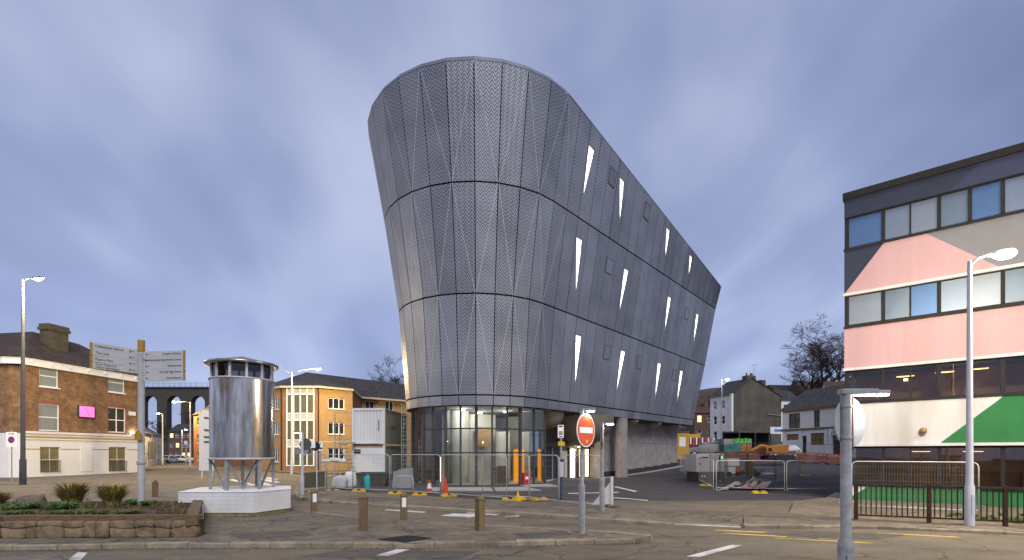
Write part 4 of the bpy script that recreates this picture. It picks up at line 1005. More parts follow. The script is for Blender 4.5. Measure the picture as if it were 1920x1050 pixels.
for i in range(6):
    a, c = Vector((*hx2[i], 0)), Vector((*hx2[(i + 1) % 6], 0)); d = c - a; n_ = max(2, round(d.length / .25)); tn = d.normalized(); on = Vector((tn.y, -tn.x, 0))
    if i in (2, 3): continue
    for r_ in range(NR):
        for k in range(n_):
            p0 = a + d * (k / n_) + tn * .0015; p1 = a + d * ((k + 1) / n_) - tn * .0015; q = random.uniform(.005, .007)
            MB().prism([((p0).x, p0.y), (p1.x, p1.y), ((p1 + on * q).x, (p1 + on * q).y), ((p0 + on * q).x, (p0 + on * q).y)], .245 + r_ * th_ + .0015, .245 + (r_ + 1) * th_ - .0015).build('tile', tile_m, pt, world=True)
tw = thing('steel_tower', 'shiny stainless steel water-tower kiosk on legs with glazed lantern', 'tower', (TC.x, TC.y, .885))
zb, zc, ze, za = Z(861, 16.6) - .885, Z(714, 16.6) - .885, Z(687, 16.6) - .885, Z(668, 16.6) - .885
RD = .97
for k in range(8):
    a0_, a1_ = k * math.pi / 4, (k + 1) * math.pi / 4 - .003
    MB().lathe([(RD, zb), (RD, zc)], (0, 0, 0), 10, a0_, a1_).build('steel_sheet', ss, tw, smooth=True)
rv = MB()
for k in range(8):
    for j in range(14):
        a_ = k * math.pi / 4 + .03; zz2 = zb + .1 + j * (zc - zb - .2) / 13
        rv.cbox((RD * math.cos(a_), RD * math.sin(a_), zz2), (.02, .02, .02), a_)
rv.build('rivets', ss, tw)['kind'] = 'stuff'
MB().lathe([(RD + .01, zb), (RD + .04, zb - .01), (RD + .04, zb + .05), (RD + .004, zb + .06)], n=48).build('bottom_band', galv2, tw, smooth=True)
MB().lathe([(RD + .002, zc - .03), (RD + .03, zc - .03), (RD + .03, zc + .02), (RD - .05, zc + .02)], n=48).build('top_band', galv2, tw, smooth=True)
MB().lathe([(.001, zb + .02), (RD, zb + .02)], n=48).build('floor_plate', galv, tw); 
lg2 = glass_mat('lantern glass', (.35, .36, .33), 1.6)
for k in range(12):
    a_ = k * math.pi / 6 + .1; MB().cbox((RD * .95 * math.cos(a_), RD * .95 * math.sin(a_), zc), (.05, .07, ze - zc), a_).build('lantern_post', galv2, tw)
    a2_ = a_ + math.pi / 6; r_ = RD * .93
    MB().quad((r_ * math.cos(a_), r_ * math.sin(a_), zc + .02), (r_ * math.cos(a2_), r_ * math.sin(a2_), zc + .02), (r_ * math.cos(a2_), r_ * math.sin(a2_), ze), (r_ * math.cos(a_), r_ * math.sin(a_), ze)).build('lantern_pane', lg2, tw)
rs_m = mat('weathered roof metal', (.30, .24, .22), .5, .5, var=.25, scale=2)
for k in range(12):
    a_ = k * math.pi / 6 + .1; a2_ = a_ + math.pi / 6
    MB().quad((1.1 * math.cos(a_), 1.1 * math.sin(a_), ze + .06), (1.1 * math.cos(a2_), 1.1 * math.sin(a2_), ze + .06), (0, 0, za)).build('roof_segment', rs_m, tw)
MB().lathe([(.9, ze - .01), (1.1, ze - .01), (1.13, ze + .03), (1.1, ze + .075), (1.05, ze + .08)], n=48).build('eaves_ring', ss, tw, smooth=True)
for k in range(6):
    a_ = k * math.pi / 3 + .52; c, s2 = math.cos(a_), math.sin(a_)
    MB().cbox((.93 * c, .93 * s2, 0), (.09, .09, zb), a_).build('leg', galv, tw)
    for q in (-1, 1):
        b_ = a_ + q * math.pi / 6
        MB().tube([(.9 * c, .9 * s2, zb - .02), (.62 * math.cos(b_), .62 * math.sin(b_), .0)], .026, 6).build('brace', galv, tw)
MB().lathe([(.05, 0), (.05, zb)], n=12).build('centre_pipe', galv, tw, smooth=True)
lad = MB()
# ------------------------------------------------------------------ lamp posts, sign posts, bollards
glow = emit_mat('lamp glow street', (1, .95, .84), 45)
def lamp_post(label, px, base_py, top_py, m, arms, zb=0, r=(.11, .06), base_h=1.1, light=120, grp='street lamps', col=(1, .88, .68), Y=None, head=.5):
    """arms: list of (dx, dz, dy) from the top of the column to the lantern, lit flag"""
    if Y is None: p = W(px, base_py, zb)
    else: p = Vector((X(px, Y), Y, zb))
    ht = Z(top_py, p.y) - p.z
    t_ = thing('street_lamp', label, 'street lamp', p, 0, grp)
    MB().lathe([(r[0] * 1.35, -.02), (r[0] * 1.35, base_h), (r[0], base_h + .1), (r[1], ht), (.001, ht + .02)], n=16).build('column', m, t_, smooth=True, sharp=35)
    MB().cbox((0, -r[0] * 1.38, .3), (r[0] * 1.1, .012, .55)).build('access_door', m, t_)
    for (dx, dy, dz, on) in arms:
        L_ = math.hypot(dx, dy); ux, uy = dx / L_, dy / L_
        MB().tube([(0, 0, ht - .12), (dx * .35, dy * .35, ht + dz * .45), (dx * .75, dy * .75, ht + dz * .9), (dx, dy, ht + dz)], .032, 8).build('arm', m, t_, smooth=True)
        hd = MB(); rz = math.atan2(uy, ux); c, s2 = math.cos(rz), math.sin(rz)
        pr = [(-.1, .0), (head * .3, .07), (head * .8, .07), (head, .0), (head * .9, -.05), (0, -.05)]
        q = MB().extr(pr, -.11, .11); q.v = [(dx + x * c - y * s2, dy + x * s2 + y * c, ht + dz + z) for x, y, z in q.v]
        hd_o = q.build('lantern', m, t_, bevel=.015)
        q = MB().lathe([(.001, -.17), (.09, -.155), (.15, -.09), (.16, -.045)], (head * .5, 0, 0), 14, sx=1.6); q.v = [(dx + x * c - y * s2, dy + x * s2 + y * c, ht + dz + z) for x, y, z in q.v]
        q.build('lens', glow if on else glass_grey, t_, smooth=True)
        if on: point_light(t_, (dx + ux * head * .5, dy + uy * head * .5, ht + dz - .32), light, col, .12)
    return t_
lamp_post('tall dark lamp post in front of the brick pub', 43, 909, 524, darksteel, [(.75, -.1, .05, True)], r=(.13, .07), base_h=1.6, light=5500, head=.75, col=(1, .82, .55))
lamp_post('white lamp post in front of the painted office block', 1818, 985, 490, mat('pale grey painted steel', (.55, .56, .58), .5, var=.08), [(.42, -.2, .12, True)], zb=.10, r=(.082, .05), base_h=1.05, light=2200, col=(1, .86, .62))
lamp_post('double-armed grey lamp post by the yellow brick building', 547, 889, 698, galv2, [(2.3, .0, .35, True), (-2.2, 0, .38, False)], r=(.1, .06), light=4200, col=(1, .74, .36), base_h=1.3)
lamp_post('grey lamp post before the dark gable house', 1353, 0, 712, galv, [(.45, -.1, .05, True)], zb=G(1353, 66).z, Y=66, light=350, r=(.1, .06))
lamp_post('grey lamp post in the side street by the terraced houses', 305, 0, 776, galv2, [(-.5, 0, .1, True)], zb=0, Y=84, light=500, r=(.14, .08))
lamp_post('lamp post with long arm and orange light before the viaduct', 357, 0, 754, galv2, [(-2.2, 0, .1, True)], zb=0, Y=74, light=5000, col=(1, .62, .2), r=(.1, .07))
lamp_post('short lamp post in front of the far brick terrace', 341, 0, 806, galv, [(.5, 0, .1, True)], zb=0, Y=100, light=300, r=(.1, .07))
# bollards
bw_m = mat('brown timber bollard', (.17, .115, .06), .8, var=.4, scale=4, bump=.4, bscale=18, stretch=(5, 5, .6), dirt=.35, dcol=(.07, .045, .03))
refl = mat('white reflector strip', (.75, .75, .74), .3, var=.03)
def bollard(label, px, py, top, side=0):
    p = W(px, py, .12); ht = Z(top, p.y) - .12; t_ = thing('timber_bollard', label, 'bollard', p, random.uniform(-.2, .2) + side * .7, 'square timber bollards')
    h = .095; k = ht - .12
    MB().add([(-h, -h, -.02), (h, -h, -.02), (h, h, -.02), (-h, h, -.02), (-h, -h, k), (h, -h, k), (h, h, k), (-h, h, k), (0, 0, ht)], [(3, 2, 1, 0), (0, 1, 5, 4), (1, 2, 6, 5), (2, 3, 7, 6), (3, 0, 4, 7), (4, 5, 8), (5, 6, 8), (6, 7, 8), (7, 4, 8)]).build('post', bw_m, t_, bevel=.008)
    for z in (k - .03,):
        MB().box(-h - .003, h + .003, -h - .003, h + .003, z - .012, z).build('groove_band', mat('groove', (.05, .03, .02), .9), t_)
    if side: MB().box(-h - .006, -h - .001, -.06, .06, k - .36, k - .08).build('reflector', refl, t_) if side < 0 else MB().box(-.06, .06, -h - .006, -h - .001, k - .36, k - .08).build('reflector', refl, t_)
    return t_
bollard('plain timber bollard left of the others on the island front', 681, 995, 923, 0)
bollard('timber bollard with white strip nearest the no-entry sign', 900, 994, 926, -1)
bollard('mossy timber bollard with white strip at the back of the island, centre', 757, 973, 920, .6)
bollard('timber bollard nearest the steel tower on its right', 589, 959, 914, .6)
bollard('timber bollard behind the fingerpost', 291, 931, 899, -1)
# no-entry signs
red = mat('red orange sign face', (.62, .075, .012), .35, var=.05, scale=2, spec=.6); whites = mat('white sign face', (.82, .82, .81), .35, var=.02)
def disc(mb, c, r, y0, y1, n_=40):
    return mb.extr([(c[0] + r * math.cos(2 * math.pi * k / n_), c[1] + r * math.sin(2 * math.pi * k / n_)) for k in range(n_)], y0, y1)
def sign_light(t_, z, x1, m, d=1, power=30):
    MB().tube([(0, 0, z), (x1 * .55, 0, z)], .022, 8).build('light_arm', m, t_)
    MB().box(min(x1 * .3, x1), max(x1 * .3, x1), -.06, .06, z - .035, z + .03).build('light_housing', m, t_, bevel=.01)
    MB().box(min(x1 * .4, x1 * .95), max(x1 * .4, x1 * .95), -.045, .045, z - .05, z - .034).build('light_strip', glow, t_)
    point_light(t_, (x1 * .7, -.02, z - .12), power * .15, (1, .96, .88), .05)
def no_entry(label, px, py, Y0z, sign_py, r_px, face_rz, post_r=.05, base_h=.95, top_py=None, light_dx=.3):
    p = W(px, py, .12); t_ = thing('no_entry_sign', label, 'road sign', p, 0, 'no-entry signs with lights')
    ht = Z(top_py, p.y) - .12; zc_ = Z(sign_py, p.y) - .12; rr = r_px * p.y / F
    MB().lathe([(post_r * 1.55, -.02), (post_r * 1.55, base_h), (post_r * 1.5, base_h + .02), (post_r, base_h + .06), (post_r, ht), (.001, ht)], n=16).build('post', galv, t_, smooth=True, sharp=35)
    MB().cbox((0, -post_r * 1.58, .2), (.06, .01, .5)).build('access_door', galv, t_)
    h = bpy.data.objects.new('sign_plate', disc(MB(), (0, 0), rr, -.015, 0).mesh('sign_plate', whites)); COL.objects.link(h); h.parent = t_; h.location = (0, -post_r - .02, zc_); h.rotation_euler = (0, 0, face_rz)
    disc(MB(), (0, 0), rr * .93, -.019, -.016).build('red_disc', red, h)
    MB().box(-rr * .72, rr * .72, -.023, -.019, -rr * .17, rr * .17).build('white_bar', whites, h)
    disc(MB(), (0, 0), rr * .97, 0.001, .006).build('back_plate', galv, h)
    for z in (rr * .55, -rr * .55): MB().cbox((0, -post_r * .2, zc_ + z - .015), (.16, .14, .03)).build('clamp', galv, t_)
    sign_light(t_, ht + .03, light_dx, galv)
    return t_, h, rr
t1_, h1_, rr1 = no_entry('no-entry sign facing the camera on a grey post', 1091, 1000, .12, 807, 31.5, R(50), top_py=770, light_dx=.32, base_h=1.15)
h1_.location.x = .08
disc(MB(), (.03, -rr1 * .66), rr1 * .11, -.022, -.0195, 16).build('pale_sticker', mat('pale sticker', (.6, .45, .4), .6), h1_)
MB().cbox((.05, -.06, 1.75), (.012, .012, .55)).build('yellow_tape', yellow, t1_); 
t2_, h2_, rr2 = no_entry('no-entry sign seen edge-on behind the front one', 1129, 957, .12, 818, 22, R(80), top_py=795, light_dx=.4, base_h=1.05, post_r=.06)
# sign seen from behind, near the camera
p = Vector((X(1586, 5.8), 5.8, .004)); bs = thing('sign_post', 'round road sign seen from behind on a galvanised post near the camera', 'road sign', p)
ht = Z(738, 5.8); rr = .3
MB().lathe([(.088, -.01), (.088, .98), (.084, 1.03), (.057, 1.08), (.057, ht), (.001, ht)], n=24).build('post', galv, bs, smooth=True, sharp=35)
MB().cbox((.0, -.088, .25), (.09, .012, .65)).build('access_door', galv, bs, bevel=.004)
zc_ = Z(792, 5.8)
pl_ = bpy.data.objects.new('sign_plate', disc(MB(), (0, 0), rr, 0, .012).mesh('sign_plate', mat('grey sign back', (.36, .37, .38), .55, .2, var=.08, scale=3))); COL.objects.link(pl_); pl_.parent = bs; pl_.location = (.115, .09, zc_); pl_.rotation_euler = (0, 0, R(25))
for z in (.17, -.2): MB().cbox((.07, .05, zc_ + z), (.24, .05, .028), R(30)).build('bracket', galv, bs); MB().lathe([(.06, zc_ + z - .005), (.064, zc_ + z), (.064, zc_ + z + .03), (.06, zc_ + z + .035)], n=24).build('clamp_band', galv, bs)
MB().cbox((.095, .045, zc_ - .34), (.035, .03, .72)).build('channel', mat('rusty channel', (.12, .05, .03), .7, var=.4), bs)
MB().box(-.07, .36, -.06, .06, ht - .02, ht + .05).build('light_housing', galv, bs, bevel=.015); MB().box(.06, .5, -.05, .05, ht - .01, ht + .035).build('light_cover', mat('clear grey cover', (.3, .33, .32), .2), bs, bevel=.012)
MB().box(.12, .48, -.04, .04, ht - .03, ht - .011).build('light_strip', emit_mat('lamp glow strip', (1, .98, .92), 14), bs); point_light(bs, (.3, 0, ht - .1), 12, (1, .97, .9), .05)
# bus stop flag post
p = W(1052, 938, .12); bt = thing('bus_stop_post', 'bus stop post with white flag and blue timetable case', 'bus stop', p); k = p.y / F
blue = mat('dark blue post', (.02, .035, .12), .5, var=.1); ht = Z(797, p.y) - .12
MB().lathe([(.05, -.02), (.05, ht), (.001, ht)], n=14).build('post', galv, bt, smooth=True, sharp=35)
MB().lathe([(.053, .0), (.053, 1.2)], n=14).build('blue_sleeve', blue, bt, smooth=True)
fl = MB().box(-.14, .1, -.08, -.05, Z(821, p.y) - .12, ht).build('flag', whites, bt)
for z0, z1, m in ((.44, .50, ink), (.2, .28, mat('orange strip', (.6, .22, .02), .5)), (.12, .2, mat('teal strip', (.03, .25, .3), .5)), (.03, .07, ink)):
    MB().box(-.1, .06, -.084, -.081, Z(821, p.y) - .12 + z0, Z(821, p.y) - .12 + z1).build('flag_print', m, fl)
MB().box(-.13, .14, -.09, -.06, Z(836, p.y) - .12, Z(828, p.y) - .12).build('yellow_notice', yellow, bt)
cs = MB().box(-.13, .13, -.1, -.06, Z(897, p.y) - .12, Z(861, p.y) - .12).build('timetable_case', blue, bt)
MB().box(-.10, .10, -.104, -.101, Z(894, p.y) - .12, Z(866, p.y) - .12).build('timetable', mat('printed timetable', (.45, .46, .47), .4, var=.4, scale=30, stretch=(1, 1, 6)), cs)
# parking zone sign by the pub
p = Vector((X(22, 36), 36, 0)); zs = thing('zone_sign', 'white no-waiting ZONE sign on a thin post by the pub corner', 'road sign', p)
MB().lathe([(.04, 0), (.04, Z(805, 36)), (.001, Z(805, 36))], n=10).build('post', galv, zs)
x0, x1 = X(13, 36) - p.x, X(33, 36) - p.x; z0, z1 = Z(838, 36), Z(810, 36)
zp = MB().box(x0, x1, -.07, -.05, z0, z1).build('plate', whites, zs)
xc = (x0 + x1) / 2; zc_ = z0 + (z1 - z0) * .48; disc(MB(), (xc, zc_), .25, -.075, -.071).build('red_ring', mat('sign red', (.5, .02, .04), .4), zp); disc(MB(), (xc, zc_), .19, -.079, -.075).build('blue_disc', mat('sign blue', (.03, .04, .3), .4), zp)
q = MB().box(-.21, .21, -.083, -.079, -.025, .025); q.v = [(xc + x * .707 + z * .707, y, zc_ - x * .707 + z * .707) for x, y, z in q.v]; q.build('red_bar', mat('sign red', (.5, .02, .04), .4), zp)
text('ZONE', .17, zp, (xc, -.075, z1 - .19), ink, align='CENTER')
# roadside lamp-lit signs by the fence on the left
p = W(567, 927, .12); ls = thing('lit_sign_post', 'white post with small lamp and signs by the left fence', 'road sign', p); ht = Z(810, p.y) - .12
MB().lathe([(.085, -.02), (.085, .85), (.06, .95), (.055, ht), (.001, ht)], n=14).build('post', galv2, ls, smooth=True, sharp=35)
sign_light(ls, ht, -.42, galv)
disc(MB(), (.12, Z(833, p.y) - .12), .28, .06, .075, 24).build('sign_back', mat('dark sign back', (.08, .085, .075), .6), ls)
p = W(594, 921, .03); ds = thing('direction_sign', 'white chevron direction signs and dark disc on a thin post', 'road sign', p)
MB().lathe([(.035, 0), (.035, Z(830, p.y))], n=10).build('post', galv2, ds); zz_ = lambda y: Z(y, p.y); xx_ = lambda x: X(x, p.y) - p.x
s1 = MB().extr([(xx_(576), zz_(834)), (xx_(592), zz_(830)), (xx_(592), zz_(841)), (xx_(580), zz_(841))], -.06, -.04).build('direction_board', whites, ds)
s2_ = MB().extr([(xx_(554), zz_(842)), (xx_(579), zz_(842)), (xx_(583), zz_(847)), (xx_(579), zz_(852)), (xx_(554), zz_(852))], -.06, -.04).build('chevron_board', mat('blue grey sign', (.2, .22, .28), .5), ds)
MB().extr([(xx_(577), zz_(841.5)), (xx_(580), zz_(841.5)), (xx_(584), zz_(847)), (xx_(580), zz_(852)), (xx_(577), zz_(852)), (xx_(581), zz_(847))], -.065, -.061).build('chevron', ink, s2_)
disc(MB(), (xx_(592), zz_(838)), .24, -.035, -.02, 24).build('sign_back', black, ds)
p = W(601, 915, .03); ps = thing('parking_sign', 'small white sign with blue panel behind the chevron signs', 'road sign', p); zz_ = lambda y: Z(y, p.y); xx_ = lambda x: X(x, p.y) - p.x
MB().lathe([(.03, 0), (.03, zz_(830))], n=8).build('post', galv, ps); pp = MB().box(xx_(596), xx_(606), -.06, -.04, zz_(846), zz_(831)).build('plate', whites, ps); MB().box(xx_(597), xx_(602), -.065, -.061, zz_(835), zz_(832)).build('blue_panel', mat('sign light blue', (.06, .2, .5), .4), pp); MB().box(xx_(596.5), xx_(605.5), -.065, -.061, zz_(843), zz_(840)).build('black_panel', ink, pp)
# back of the large road sign behind the steel tower
p = Vector((X(386, 40), 40, 0)); big = thing('large_road_sign', 'back of a tall pale road sign behind the steel tower', 'road sign', p)
bsm = mat('pale sign back', (.46, .47, .49), .5, .2, var=.06); x0, x1 = X(373, 40) - p.x, X(401, 40) - p.x
MB().box(x0, x1, 0, .04, .6, Z(775, 40)).build('panel', bsm, big); MB().box(x0 + .3, x1, -.02, 0, .6, Z(769, 40)).build('panel', bsm, big)
for y in (783, 806, 819, 828): MB().box(x0 + .45, x1, -.1, -.02, Z(y, 40) - .05, Z(y, 40) + .05).build('stiffener', mat('dark bar', (.08, .06, .03), .6), big)
for x_ in (x0 + .2, x1 - .2): MB().lathe([(.06, 0), (.06, Z(772, 40))], (x_, .1, 0), 10).build('post', galv2, big)
# ------------------------------------------------------------------ brown railing in front of the office block
rail_m = mat('rusty brown railing', (.06, .035, .02), .65, .2, var=.45, scale=7, bump=.15)
pts = [W(x, y, .10) for x, y in ((1605, 974), (1742, 980), (1885, 987), (2030, 994))]
barm = MB().box(-.013, .013, -.013, .013, 0, .84).mesh('bar', rail_m); postm = MB().box(-.045, .045, -.045, .045, 0, 1.1).mesh('post', rail_m)
for k, (a, c) in enumerate(zip(pts, pts[1:])):
    d = c - a; rz = math.atan2(d.y, d.x); ln_ = d.length
    g_ = thing('railing_panel', ('brown guard rail panel nearest the sign seen from behind', 'brown guard rail panel with the white lamp post before it', 'brown guard rail panel at the right edge of the photo')[k], 'railing', a, rz, 'brown guard rail panels')
    inst('post', postm, g_)
    if k == 2: inst('post', postm, g_, (ln_, 0, 0))
    MB().box(.045, ln_ - .045, -.028, .028, 1.0, 1.05).build('top_rail', rail_m, g_); MB().box(.045, ln_ - .045, -.022, .022, .115, .16).build('bottom_rail', rail_m, g_)
    n_ = round(ln_ / .128)
    for i in range(1, n_): inst('bar', barm, g_, (ln_ * i / n_, 0, .16))
# ------------------------------------------------------------------ site fence panels
wire = mat('thin fence wire', (.30, .31, .31), .5, .5, var=.1)
def fence_mesh(w_, h_):
    r = .16; fr = MB()
    path = [(0, 0, 0), (0, 0, h_ - r)] + [(r - r * math.cos(t_), 0, h_ - r + r * math.sin(t_)) for t_ in (.5, 1.05, 1.57)] + [(w_ - r + r * math.sin(t_), 0, h_ - r + r * math.cos(t_)) for t_ in (0, .5, 1.05, 1.57)] + [(w_, 0, 0)]
    fr.tube(path, .02, 6); fr.tube([(0, 0, .14), (w_, 0, .14)], .017, 5)
    wm = MB()
    x = .08
    while x < w_ - .03: wm.tube([(x, 0, .15), (x, 0, h_ - .02)], .0022, 3, False); x += .075
    z = .3
    while z < h_ - .05: wm.tube([(.02, 0, z), (w_ - .02, 0, z)], .0022, 3, False); z += .24
    return fr, wm
def fence(label, A, B, h_=1.95, z0=None, feet=(1, 0), frame=galv2, sheet_m=None, wires=True):
    a, c = Vector(A), Vector(B); d = c - a; d.z = 0; rz = math.atan2(d.y, d.x); ln_ = d.length
    t_ = thing('site_fence', label, 'fence', a, rz, 'mesh site fence panels'); dz = c.z - a.z
    fr, wm = fence_mesh(ln_, h_)
    sh_ = lambda m: [(x, y, z + dz * x / ln_) for x, y, z in m.v]
    fr.v = sh_(fr); wm.v = sh_(wm)
    fr.build('frame', frame, t_, smooth=True)
    if wires: wm.build('wire_mesh', wire, t_)
    if sheet_m: MB().box(.06, ln_ - .06, .025, .035, .2, 1.02).build('board', sheet_m, t_)
    for k, x in zip(feet, (0, ln_)):
        if k: MB().cbox((x, 0, .0), (.07, .07, .14)).build('socket', galv, t_)
    return t_
def FW(x, y): return W(x, y, .03)
board = mat('olive drab sheet', (.105, .095, .06), .7, var=.12, scale=2)
F_ = [((567, 923), (612, 919)), ((613, 919), (661, 921)), ((662, 921), (730, 924)), ((733, 924), (825, 930)), ((827, 930), (950, 939)), ((905, 933), (992, 938)), ((993, 938), (1047, 945)), ((1049, 946), (1128, 953))]
FL = ['fence panel with an olive board, at the left end of the site fence', 'fence panel in front of the white bulk bags', 'fence panel in front of the stacked white cabins', 'fence panel before the grey slabs, with the small traffic cone behind', 'wide fence panel before the middle of the curved glazing', 'fence panel doubled up behind the wide one, before the orange panel', 'fence panel just left of the bus stop post', 'fence panel between the bus stop post and the no-entry sign']
for k, ((a, c), lb) in enumerate(zip(F_, FL)): fence(lb, FW(*a), FW(*c), sheet_m=board if k == 0 else None)
R_ = [((1276, 884), (1338, 918)), ((1343, 919), (1471, 921)), ((1475, 921), (1592, 920))]
RL_ = ['white-topped fence panel left of the generator', 'white-topped fence panel in front of the plank pile', 'white-topped fence panel before the empty tarmac, right of the plank pile']
def FG(x, y):
    Y = 20.0
    for _ in range(40): xx = X(x, Y); Y = (H - gz(xx, Y) - .03) * F / (y - HZ)
    return Vector((X(x, Y), Y, gz(X(x, Y), Y) + .03))
for (a, c), lb in zip(R_, RL_): fence(lb, FG(*a), FG(*c), h_=1.62, frame=mat('white painted tube', (.72, .73, .72), .4, .2, var=.06))
fence('fence panel standing behind the brown railing', (X(1597, 17.3), 17.3, .1), (X(1835, 15.6), 15.6, .1), h_=1.68)
dk = mat('dull fence tube', (.11, .11, .115), .5, .4, var=.1)
for (x0, Y0, x1, Y1, lb) in ((1350, 33, 1400, 36, 'dull fence panel behind the plank pile, left one'), (1402, 36, 1452, 34, 'dull fence panel behind the plank pile, right one'), (1455, 30, 1500, 38, 'dull fence panel standing end-on right of the plank pile'), (1310, 58, 1370, 58, 'far fence panel before the grey pickup'), (1400, 54, 1450, 52, 'far fence panel before the graffiti container'), (1510, 49, 1580, 45, 'far fence panel before the white shop')):
    fence(lb, G(x0, Y0), G(x1, Y1), h_=1.9, frame=dk)
# yellow fence feet
footm = MB(); footm.extr([(-.36, 0), (.36, 0), (.36, .06), (.25, .13), (.12, .13), (.08, .07), (-.08, .07), (-.12, .13), (-.25, .13), (-.36, .06)], -.12, .12)
fmesh = footm.mesh('block', yellow); stubm = MB().box(-.05, .05, -.05, .05, .07, .12).mesh('socket', black)
def foot(label, p, rz):
    t_ = thing('ballast_block', label, 'fence foot', p, rz, 'yellow fence feet'); inst('block', fmesh, t_); inst('socket', stubm, t_); return t_
for (x, y, rz, lb) in ((574, 925, .4, 'yellow fence foot at the left end of the site fence'), (624, 922, .1, 'yellow fence foot below the white bulk bags'), (673, 922, .2, 'yellow fence foot in front of the skip'), (741, 927, .3, 'yellow fence foot left of the small traffic cone'), (787, 929, .1, 'yellow fence foot just left of the cones'), (842, 931, .4, 'yellow fence foot right of the tall cone'), (957, 939, .2, 'yellow fence foot left of the small yellow cone'), (986, 937, .6, 'yellow fence foot right of the small yellow cone'), (1012, 938, .3, 'yellow fence foot left of the bus stop post')):
    foot(lb, W(x, y, .03), rz)
for (x, Y, rz, lb) in ((1424, 24.7, 0, 'yellow fence foot below the plank pile'), (1590, 19.5, .3, 'yellow fence foot beside the sign seen from behind'), (1509, 37, .2, 'yellow fence foot at the foot of the end-on fence panel'), (1420, 34, .6, 'yellow fence foot behind the plank pile'), (1323, 30, .4, 'yellow fence foot in front of the generator')):
    foot(lb, G(x, Y), rz)
# cones
corange = mat('orange red cone plastic', (.62, .045, .02), .5, var=.1)
def cone(label, px, py, top, m, sleeve=True, r=.16, base=black):
    p = W(px, py, .03); ht = Z(top, p.y) - .03; t_ = thing('traffic_cone', label, 'traffic cone', p, .3, 'traffic cones by the glazing' if sleeve is not None else None)
    MB().chamfer_box((0, 0, 0), (r * 2.6, r * 2.6, .05), .03).build('base', base, t_)
    MB().lathe([(r, .05), (r * .16, ht), (.001, ht)], n=20).build('body', m, t_, smooth=True, sharp=40)
    if sleeve: MB().lathe([(r * .74 + .004, .05 + (ht - .05) * .31), (r * .4 + .004, .05 + (ht - .05) * .715)], n=20).build('sleeve', refl, t_, smooth=True)
cone('small red cone with white sleeve before the curved glazing', 805, 925, 899, corange)
cone('tall plain red cone before the curved glazing', 835, 925, 895, corange, False, .17)
cone('small yellow floor cone between fence feet', 971, 941, 921, yellow, None, .12, yellow)
# bollard light inside the fence
p = W(830, 921, .03); bl_ = thing('lit_bollard', 'slim lit white bollard just behind the site fence', 'bollard light', p)
MB().lathe([(.12, 0), (.12, .25), (.115, .26), (.115, 1.85), (.13, 1.87), (.13, 1.98), (.001, 2.0)], n=20).build('body', mat('bronze bollard', (.3, .22, .12), .4, .5), bl_, smooth=True, sharp=40)
MB().lathe([(.118, .5), (.118, 1.8)], n=12, a0=math.pi * .75, a1=math.pi * 1.35).build('light_strip', emit_mat('lamp glow bollard', (1, .98, .94), 3), bl_, smooth=True)
# hoop barrier, red box
p = W(758, 924, .03); hp_ = MB().tube([(-.45, 0, 0), (-.45, 0, .75), (-.38, 0, .85), (.38, 0, .85), (.45, 0, .75), (.45, 0, 0)], .028, 8).build('hoop_barrier', galv2, smooth=True); hp_.location = p; tag(hp_, 'small tubular hoop barrier before the grey slabs', 'barrier')
p = Vector((X(985, 31), 31, .06)); rb_ = thing('red_cabinet', 'red fire-point cabinet by the entrance doors', 'cabinet', p, .5)
rcm = mat('red cabinet paint', (.45, .015, .02), .4, var=.1); MB().box(-.22, .22, -.18, .18, 0, .75).build('body', rcm, rb_, bevel=.01); MB().box(-.19, .19, -.195, -.181, .05, .7).build('door', rcm, rb_); MB().box(-.1, .1, -.2, -.196, .35, .5).build('label_plate', whites, rb_); MB().box(.12, .15, -.215, -.196, .3, .4).build('handle', black, rb_)
MB().box(-.05, .05, -.2, -.196, .12, .25).build('vent', black, rb_)
# drooping site chains / rope of black-white post at the end of the fence
p = W(1147, 950, .03); pp_ = thing('fence_end_post', 'white fence end post on a small base by the open tarmac', 'post', p); MB().box(-.05, .05, -.05, .05, 0, 1.15).build('post', galv2, pp_); MB().cbox((0, 0, 0), (.5, .35, .07), .3).build('base', mat('mossy block', (.12, .11, .06), .9), pp_)
MB().quad((-.05, 0, .95), (-.05, 0, .1), (-.75, .1, .05)).build('torn_netting', mat('pale netting', (.5, .5, .48), .8), pp_)
